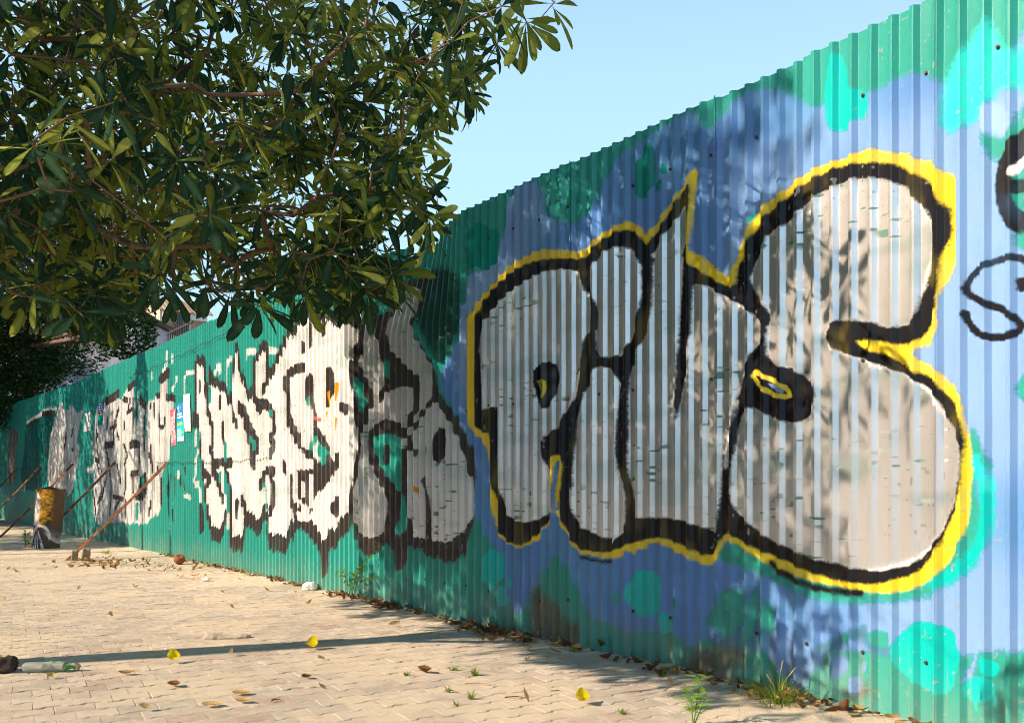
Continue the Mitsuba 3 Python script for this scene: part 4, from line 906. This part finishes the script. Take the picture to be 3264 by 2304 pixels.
far_tree('shade_tree', 'unseen slender tree left of the path that casts the broad shadow band on the fence', (-10.9, 16.0, 0), [((-10.9, 16.0, 5.0), (.55, .55, 1.7))], 2600, .16, 14, (.03, .06, .02), r0=.09, clump=.25)  # out of view, placed to cast the broad dark band on the sheets
single('unseen_pole', tube([gp(-16.9, 21.6, -.2), gp(-16.8, 21.6, 9.5)], [.15, .11], 12), 'bark', 'unseen round pole left of the barrel whose thin shadow falls on the fence', 'pole')  # out of view, placed for the narrow shadow line on the fence
far_tree('shade_tree', 'taller street tree further left that shades the far end', (-27.5, 29, 0), [((-26.5, 29, 7.6), (4.6, 4.0, 4.2)), ((-25, 25.8, 9.0), (3.2, 2.8, 3.0))], 16000, .42, 13, (.03, .06, .02))

ORD = ('first', 'second', 'third', 'fourth', 'fifth', 'sixth', 'seventh')
for i, (u, nn, hh) in enumerate(((24, 29.5, 15.0), (13, 31, 15.6), (2, 30, 15.2), (-9, 31, 15.8), (-20, 30, 15.4), (-31, 31.5, 15.8), (-42, 30.5, 15.5))):
    q = wp(u, 0, nn); far_tree('unseen_side_tree', ORD[i] + ' unseen tall tree across the street that darkens the fence, counted from the near end', (q[0], q[1], 0), [((q[0], q[1], hh - 6.4), (6.4, 6.4, 6.2)), ((q[0] + 2.5, q[1] - 3.6, 6.0), (5.2, 5.2, 5.2)), ((q[0] - 2, q[1] + 3, 4.2), (5, 5, 4.0))], 7000, 1.0, 40 + i, (.03, .055, .02), r0=.35, clump=.30)  # row out of view, placed to keep low sky light off the fence
# ------------------------------------------------------------------ litter and weeds on the pavement
def leaf_at(x, y, L, w, yaw, curl, bs, label, lift=0, tilt=(0, 0), cat='leaf', group=None):
    single('fallen_leaf', put(dry_leaf(L, w, rr, curl), gp(x, y, .006 + lift), yaw, tilt), bs, label, cat, group or 'fallen leaves lying on the pavement')
def g_(px, py):
    y = 3600 / (py - 1549); return (px - 1632) / 3000 * y, y
leaf_at(-2.30, 6.40, .085, .050, .3, .95, 'yellow_leaf', 'folded bright yellow leaf below the long pole shadow, left one', .012, (.5, 0))
leaf_at(-1.46, 6.93, .09, .055, -.4, .95, 'yellow_leaf', 'folded bright yellow leaf lying in the long pole shadow, right one', .012, (.5, 0))
leaf_at(.39, 5.19, .08, .05, .2, .9, 'yellow_leaf', 'curled yellow and green leaf between the near grass tufts', .01, (.4, 0))
for q in ((-1.556, 5.40, .10, .042, .1, .35, 'pale straw coloured leaf in the near pavement, uppermost of three'), (-1.63, 5.12, .11, .04, .15, .3, 'pale straw coloured leaf, lower left of three'), (-1.49, 5.20, .09, .036, -.15, .5, 'crinkled straw coloured leaf, lower right of three')): leaf_at(*q[:6], 'pale_leaf', q[6])
for q in ((-1.28, 5.86, .06, .028, .4, .6, 'small brown curled leaf right of the straw coloured ones'), (-2.45, 5.98, .10, .03, .3, .5, 'ragged ochre leaf near the crushed bottle'), (-2.02, 5.62, .08, .035, -.2, .6, 'brown leaf in the middle of the near left pavement'), (-.56, 6.03, .10, .035, -.5, .8, 'dark curled leaf left of the grass tufts')): leaf_at(*q[:6], 'brown_leaf' if 'brown' in q[6] or 'dark' in q[6] else 'dry_leaf', q[6])
def stick(x, y, L, yaw, label, bs='straw', r=.004, bend=.03):
    P = np.array([[t * L - L / 2, bend * math.sin(t * 3.1), r + .006] for t in np.linspace(0, 1, 7)]); single('dry_twig', put(tube(P, np.linspace(r, r * .5, 7), 5), gp(x, y)), bs, label, 'twig') if yaw is None else single('dry_twig', put(tube(P, np.linspace(r, r * .5, 7), 5), gp(x, y), yaw), bs, label, 'twig')
stick(-.19, 5.66, .19, -.2, 'straight pale twig with a green tip among the near blocks'); stick(-.36, 5.46, .08, -.5, 'short pale twig beside the bent grass tuft'); stick(-1.31, 5.23, .05, .4, 'stubby dark twig right of the straw coloured leaves', 'brown_leaf', .005); stick(.02, 5.30, .12, -.1, 'flat brown twig at the lower middle', 'brown_leaf'); stick(.12, 7.2, .07, .1, 'dark stub of wood below the leaf drift at the fence', 'rubbish', .018, 0)
stick(-2.42, 11.2, .34, .1, 'reddish strip of bark lying at the foot of the sunlit fence', 'rust', .02, .01)
# crushed bottle, timber end, cement lump, coconut, bags
def plastic(p, n, uv): return mix(mix((.55, .58, .50), (.72, .72, .68), fbm(p.x * 20, p.y * 20, p.z * 20)), (.05, .50, .07), smoothstep(.56, .60, fbm(p.x * 13 + 4, p.y * 13, p.z * 8)))
scene['plastic'] = {'type': 'principledthin', 'base_color': proc(plastic), 'roughness': .18, 'diff_trans': .8, 'spec_trans': .35}
bt = tag('plastic_bottle', 'crushed clear and green plastic bottle at the left edge of the pavement', 'bottle')
m = trimesh.creation.cylinder(radius=.045, height=.25, sections=24).subdivide().subdivide(); m.apply_transform(trimesh.transformations.rotation_matrix(math.pi / 2, [0, 1, 0])); m.vertices[:, 2] *= .62; crumple(m, .022, 22, 5)
add('body', put(m, gp(-3.02, 6.08, .035), .12), 'plastic', bt)
m = tube([(.12, 0, 0), (.15, 0, 0), (.16, 0, 0), (.19, 0, 0)], [.03, .018, .014, .014], 12); add('neck', put(m, gp(-3.02, 6.08, .03), .12), 'plastic', bt, smooth=True)
m = box((.05, .035, .04), bevel=.008); add('cap', put(m, gp(-2.83, 6.11, .03), .12, (0, .5)), 'concrete', bt)
m = box((.13, .11, .10), bevel=.012).subdivide().subdivide().subdivide(); crumple(m, .022, 16, 8); scene['charred'] = pr((.045, .035, .03), .9, .15)
ti = tag('broken_timber', 'charred end of a broken timber at the left picture edge', 'timber'); add('end', put(m, gp(-3.28, 6.08, .05), .2), 'charred', ti, smooth=30)
for i in range(3): add('board', put(box((.5, .12, .022), bevel=.004), gp(-3.52, 6.05, .02 + i * .034), .15 + .05 * i), 'straw', ti)
m = trimesh.creation.icosphere(4); m.vertices *= [.18, .07, .032]; crumple(m, .035, 8, 6); scene['cement'] = bumped(pr(proc(sand_col), .95, .1), grit, .004); single('cement_lump', put(m, gp(-2.26, 7.45, .004), .12), 'cement', 'flat sandy lump of spilt cement on the pavement', 'cement lump')
def coco(p, n, uv): return mix((.36, .13, .05), (.20, .08, .035), fbm(p.x * 25, p.y * 25, p.z * 60))
m = trimesh.creation.icosphere(4); m.vertices *= .085; m.vertices[:, 2] -= .04 * np.exp(-((m.vertices[:, :2] / .05) ** 2).sum(1)) * (m.vertices[:, 2] > 0); scene['husk'] = pr(proc(coco), .8, .2); single('coconut', put(m, gp(-5.09, 14.4, .085), .3, (.5, .2)), 'husk', 'round reddish brown coconut lying near the foot of the fence', 'coconut')
scene['white_plastic'] = TWO(pr((.82, .82, .80), .5, .4))
m = trimesh.creation.icosphere(4); m.vertices *= [.085, .06, .055]; crumple(m, .022, 20, 9); single('plastic_bag', put(m, gp(-2.32, 10.8, .045), .2), 'white_plastic', 'crumpled white plastic bag against the foot of the sunlit fence', 'plastic bag')
m = trimesh.creation.icosphere(3); m.vertices *= [.05, .04, .02]; crumple(m, .02, 25, 2); single('paper_scrap', put(m, gp(-3.85, 11.85, .02)), 'white_plastic', 'small white paper scrap on the sunlit pavement', 'paper scrap')
m = trimesh.creation.icosphere(3); m.vertices *= [.26, .06, .02]; crumple(m, .02, 12, 3); single('paper_scrap', put(m, gp(-10.15, 19.6, .02)), 'white_plastic', 'long pale scrap left of the barrel', 'paper scrap')
# drifts of dry leaves at the foot of the wall
def drift(spots, seed, label, bsd):
    r = np.random.default_rng(seed); ms = []
    for u, nn, su, sn, k in spots:
        for _ in range(k):
            m = dry_leaf(r.uniform(.03, .11), r.uniform(.010, .028), r, r.uniform(-.2, 1)); q = wp(u + r.normal(0, su), 0, abs(nn + r.normal(0, sn)) + .03); q[2] = .012 + abs(r.normal(0, .014)); ms.append(put(m, q, r.uniform(0, 6.3), tuple(r.normal(0, .45, 2))))
    tag(add('leaf_litter', cat_mesh(ms), bsd, smooth=True), label, 'leaves', kind='stuff')
along = [(u, .04, .3, .04, 3) for u in np.arange(-10, 4.2, .3)]
drift([(-9.2, 1.2, .55, .3, 25), (-8.2, .6, .6, .25, 20), (-2.6, .07, .35, .05, 30), (-1.9, .1, .25, .06, 30), (-.1, .12, .28, .07, 70), (2.1, .1, .3, .07, 16), (2.9, .08, .3, .05, 18)] + along, 31, 'dry brown leaves drifted along the foot of the fence', 'brown_leaf')
drift([(-9.2, 1.3, .55, .3, 110), (-7.4, .5, .8, .3, 30), (.1, .2, .3, .1, 40), (2.4, .15, .5, .1, 14)] + along, 32, 'dry straw coloured leaves and scraps along the foot of the fence', 'dry_leaf')
drift([(r1, n1, .02, .02, 1) for r1, n1 in zip(np.random.default_rng(5).uniform(-9, 3.5, 60), np.random.default_rng(6).uniform(.3, 5.5, 60))], 33, 'sparse leaf scraps scattered over the sunlit pavement', 'pale_leaf')
# grass
def blades(n, spread, hgt, seed, lean=.6):
    r = np.random.default_rng(seed); V, F = [], []
    for _ in range(n):
        a = r.uniform(0, 6.28); o = np.array([math.cos(a), math.sin(a), 0]); b0 = o * spread * .25 * r.random(); L = hgt * r.uniform(.5, 1.2); ln = lean * r.uniform(.3, 1.5); w = r.uniform(.002, .0045); s = np.array([-o[1], o[0], 0])
        k = len(V)
        for t in (0, .35, .7, 1.0):
            c = b0 + o * L * ln * t ** 1.5 + np.array([0, 0, L * (t - .45 * ln * t * t)]); ww = w * (1 - t ** 2 * .95)
            V += [c - s * ww, c + s * ww]
        for q in range(3): F += [[k + 2 * q, k + 2 * q + 1, k + 2 * q + 3], [k + 2 * q, k + 2 * q + 3, k + 2 * q + 2]]
    return trimesh.Trimesh(V, F, process=False)
for px, py, n, sp, hh, lab in ((1515, 2152, 34, .12, .085, 'bushy little grass tuft in the middle of the near pavement'), (1445, 2136, 24, .12, .05, 'low grass tuft just left of the bushy one'), (1296, 2153, 20, .10, .05, 'faint yellowish grass tuft, leftmost on the near pavement'), (1502, 2228, 26, .09, .08, 'bright grass tuft with a pale leaf, below the bushy one'), (1428, 2206, 16, .08, .07, 'bent grass tuft beside a short pale twig'), (1680, 2105, 16, .10, .07, 'sparse tuft with a fallen flower right of the others'), (1455, 2248, 14, .12, .035, 'flattened grass wisp at the bottom left of the tufts'), (1985, 2275, 22, .14, .05, 'low creeping tuft near the bottom middle edge'), (1830, 2078, 26, .16, .05, 'grass along the foot of the blue painted sheets'), (2108, 2160, 22, .06, .09, 'dark green sprout at the foot of the fence'), (340, 1765, 50, .5, .16, 'thin grass growing through the leaf drift by the nearest prop')):
    x, y = g_(px, py); single('grass_tuft', put(blades(n, sp * .8, hh * .75, px), gp(x, y, 0)), 'grass_blade', lab, 'grass tuft', 'grass tufts growing on the pavement', smooth=False)
x, y = g_(2480, 2240); gc = tag('grass_clump', 'wide dark grass clump with long blades at the foot of the fence, lower right', 'grass clump')
tag(add('blade', put(blades(150, .5, .20, 91, 1.25), gp(x, y, 0)), 'grass_blade', gc), kind='stuff')
st = []
for a, hh in ((.3, .24), (1.2, .20), (-.8, .16)): st.append(tube([gp(x, y), gp(x + .03 * a, y, hh * .6), gp(x + .08 * a, y - .01, hh)], [.002, .0015, .004], 4))
add('seed_head', cat_mesh(st), 'straw', gc)
x, y = 1.165, 4.83; sk = single('dry_stalk', tube([gp(x, y), gp(x + .002, y, .10), gp(x + .006, y, .165), gp(x + .010, y, .185)], [.0012, .001, .001, .0045], 5), 'straw', 'single dry grass stalk standing in front of the wide grass clump', 'stalk')
# feathery weed at the bottom edge
def frond(L, r):
    ms = [tube([(0, 0, 0), (L * .5, 0, .006), (L, 0, -.004)], [.0013, .001, .0006], 4)]; n = int(L / .0075)
    for i in range(2, n + 1):
        for s in (-1, 1):
            l = .017 * (1 - .5 * (i / n) ** 3); V = np.array([(0, 0, 0), (l * .4, l * .32, .001), (l, .001, .0), (l * .45, -l * .22, .001)]); R = rotz(s * r.uniform(1.0, 1.3)); ms.append(trimesh.Trimesh(V @ R.T + [i / n * L, 0, .004], [[0, 1, 2], [0, 2, 3]], process=False))
    return cat_mesh(ms)
fw = tag('feathery_weed', 'bright green feathery leaved weed at the bottom edge, left of the grass clump', 'weed'); r = np.random.default_rng(8); st, fr = [], []
for sx, sy, hh, k in ((.93, 4.70, .26, 11), (.86, 4.68, .19, 9), (.90, 4.66, .13, 9), (.97, 4.72, .14, 7)):
    b = gp(.905, 4.70); t = gp(sx, sy, hh); P = [b, b * .5 + t * .5 + [.012, 0, .02], t]; st.append(tube(P, [.0035, .0025, .0012], 5))
    for i in range(k):
        s = .25 + .75 * (i + 1) / k; q = b * (1 - s) + t * s + np.array([.012, 0, .02]) * (1 - abs(2 * s - 1)); m = frond(r.uniform(.05, .085), r); a = i * 2.4 + r.uniform(-.4, .4); fr.append(put(m, q, a, (r.normal(0, .3), r.uniform(-.5, .25))))
add('stem', cat_mesh(st), 'weed_leaf', fw, smooth=True); tag(add('frond', cat_mesh(fr), 'weed_leaf', fw), kind='stuff')
# climbing weed where the shade begins on the fence
cw = tag('climbing_weed', 'thin straggly weed climbing the fence where the tree shade begins', 'weed'); ms, lf = [], []
base = wp(-2.75, 0, .14)
for e in ((.55, .62, .06), (-.30, .28, .1), (.25, .34, .12), (.50, .26, .1)):
    t = wp(-2.75 + e[0], e[1], e[2] + .02); P = [base, base * .6 + t * .4 + [0, 0, .10], base * .2 + t * .8 + [0, 0, .07], t]; ms.append(tube(P, [.004, .003, .002, .0012], 4))
    for s in np.linspace(.25, 1, 9):
        q = base * (1 - s) + t * s + np.array([0, 0, .10 * math.sin(s * 3)])
        for _ in range(3): v, f, _c = LEAF_V[r.integers(8)]; m = trimesh.Trimesh(v[:21] * r.uniform(.04, .075) * [1, 1.6, 1], f[:24], process=False); lf.append(put(m, q, r.uniform(0, 6.3), (r.normal(0, .5), r.normal(0, .5))))
add('stem', cat_mesh(ms), 'brown_leaf', cw, smooth=True); tag(add('foliage', cat_mesh(lf), 'weed_leaf', cw, smooth=True), kind='stuff')
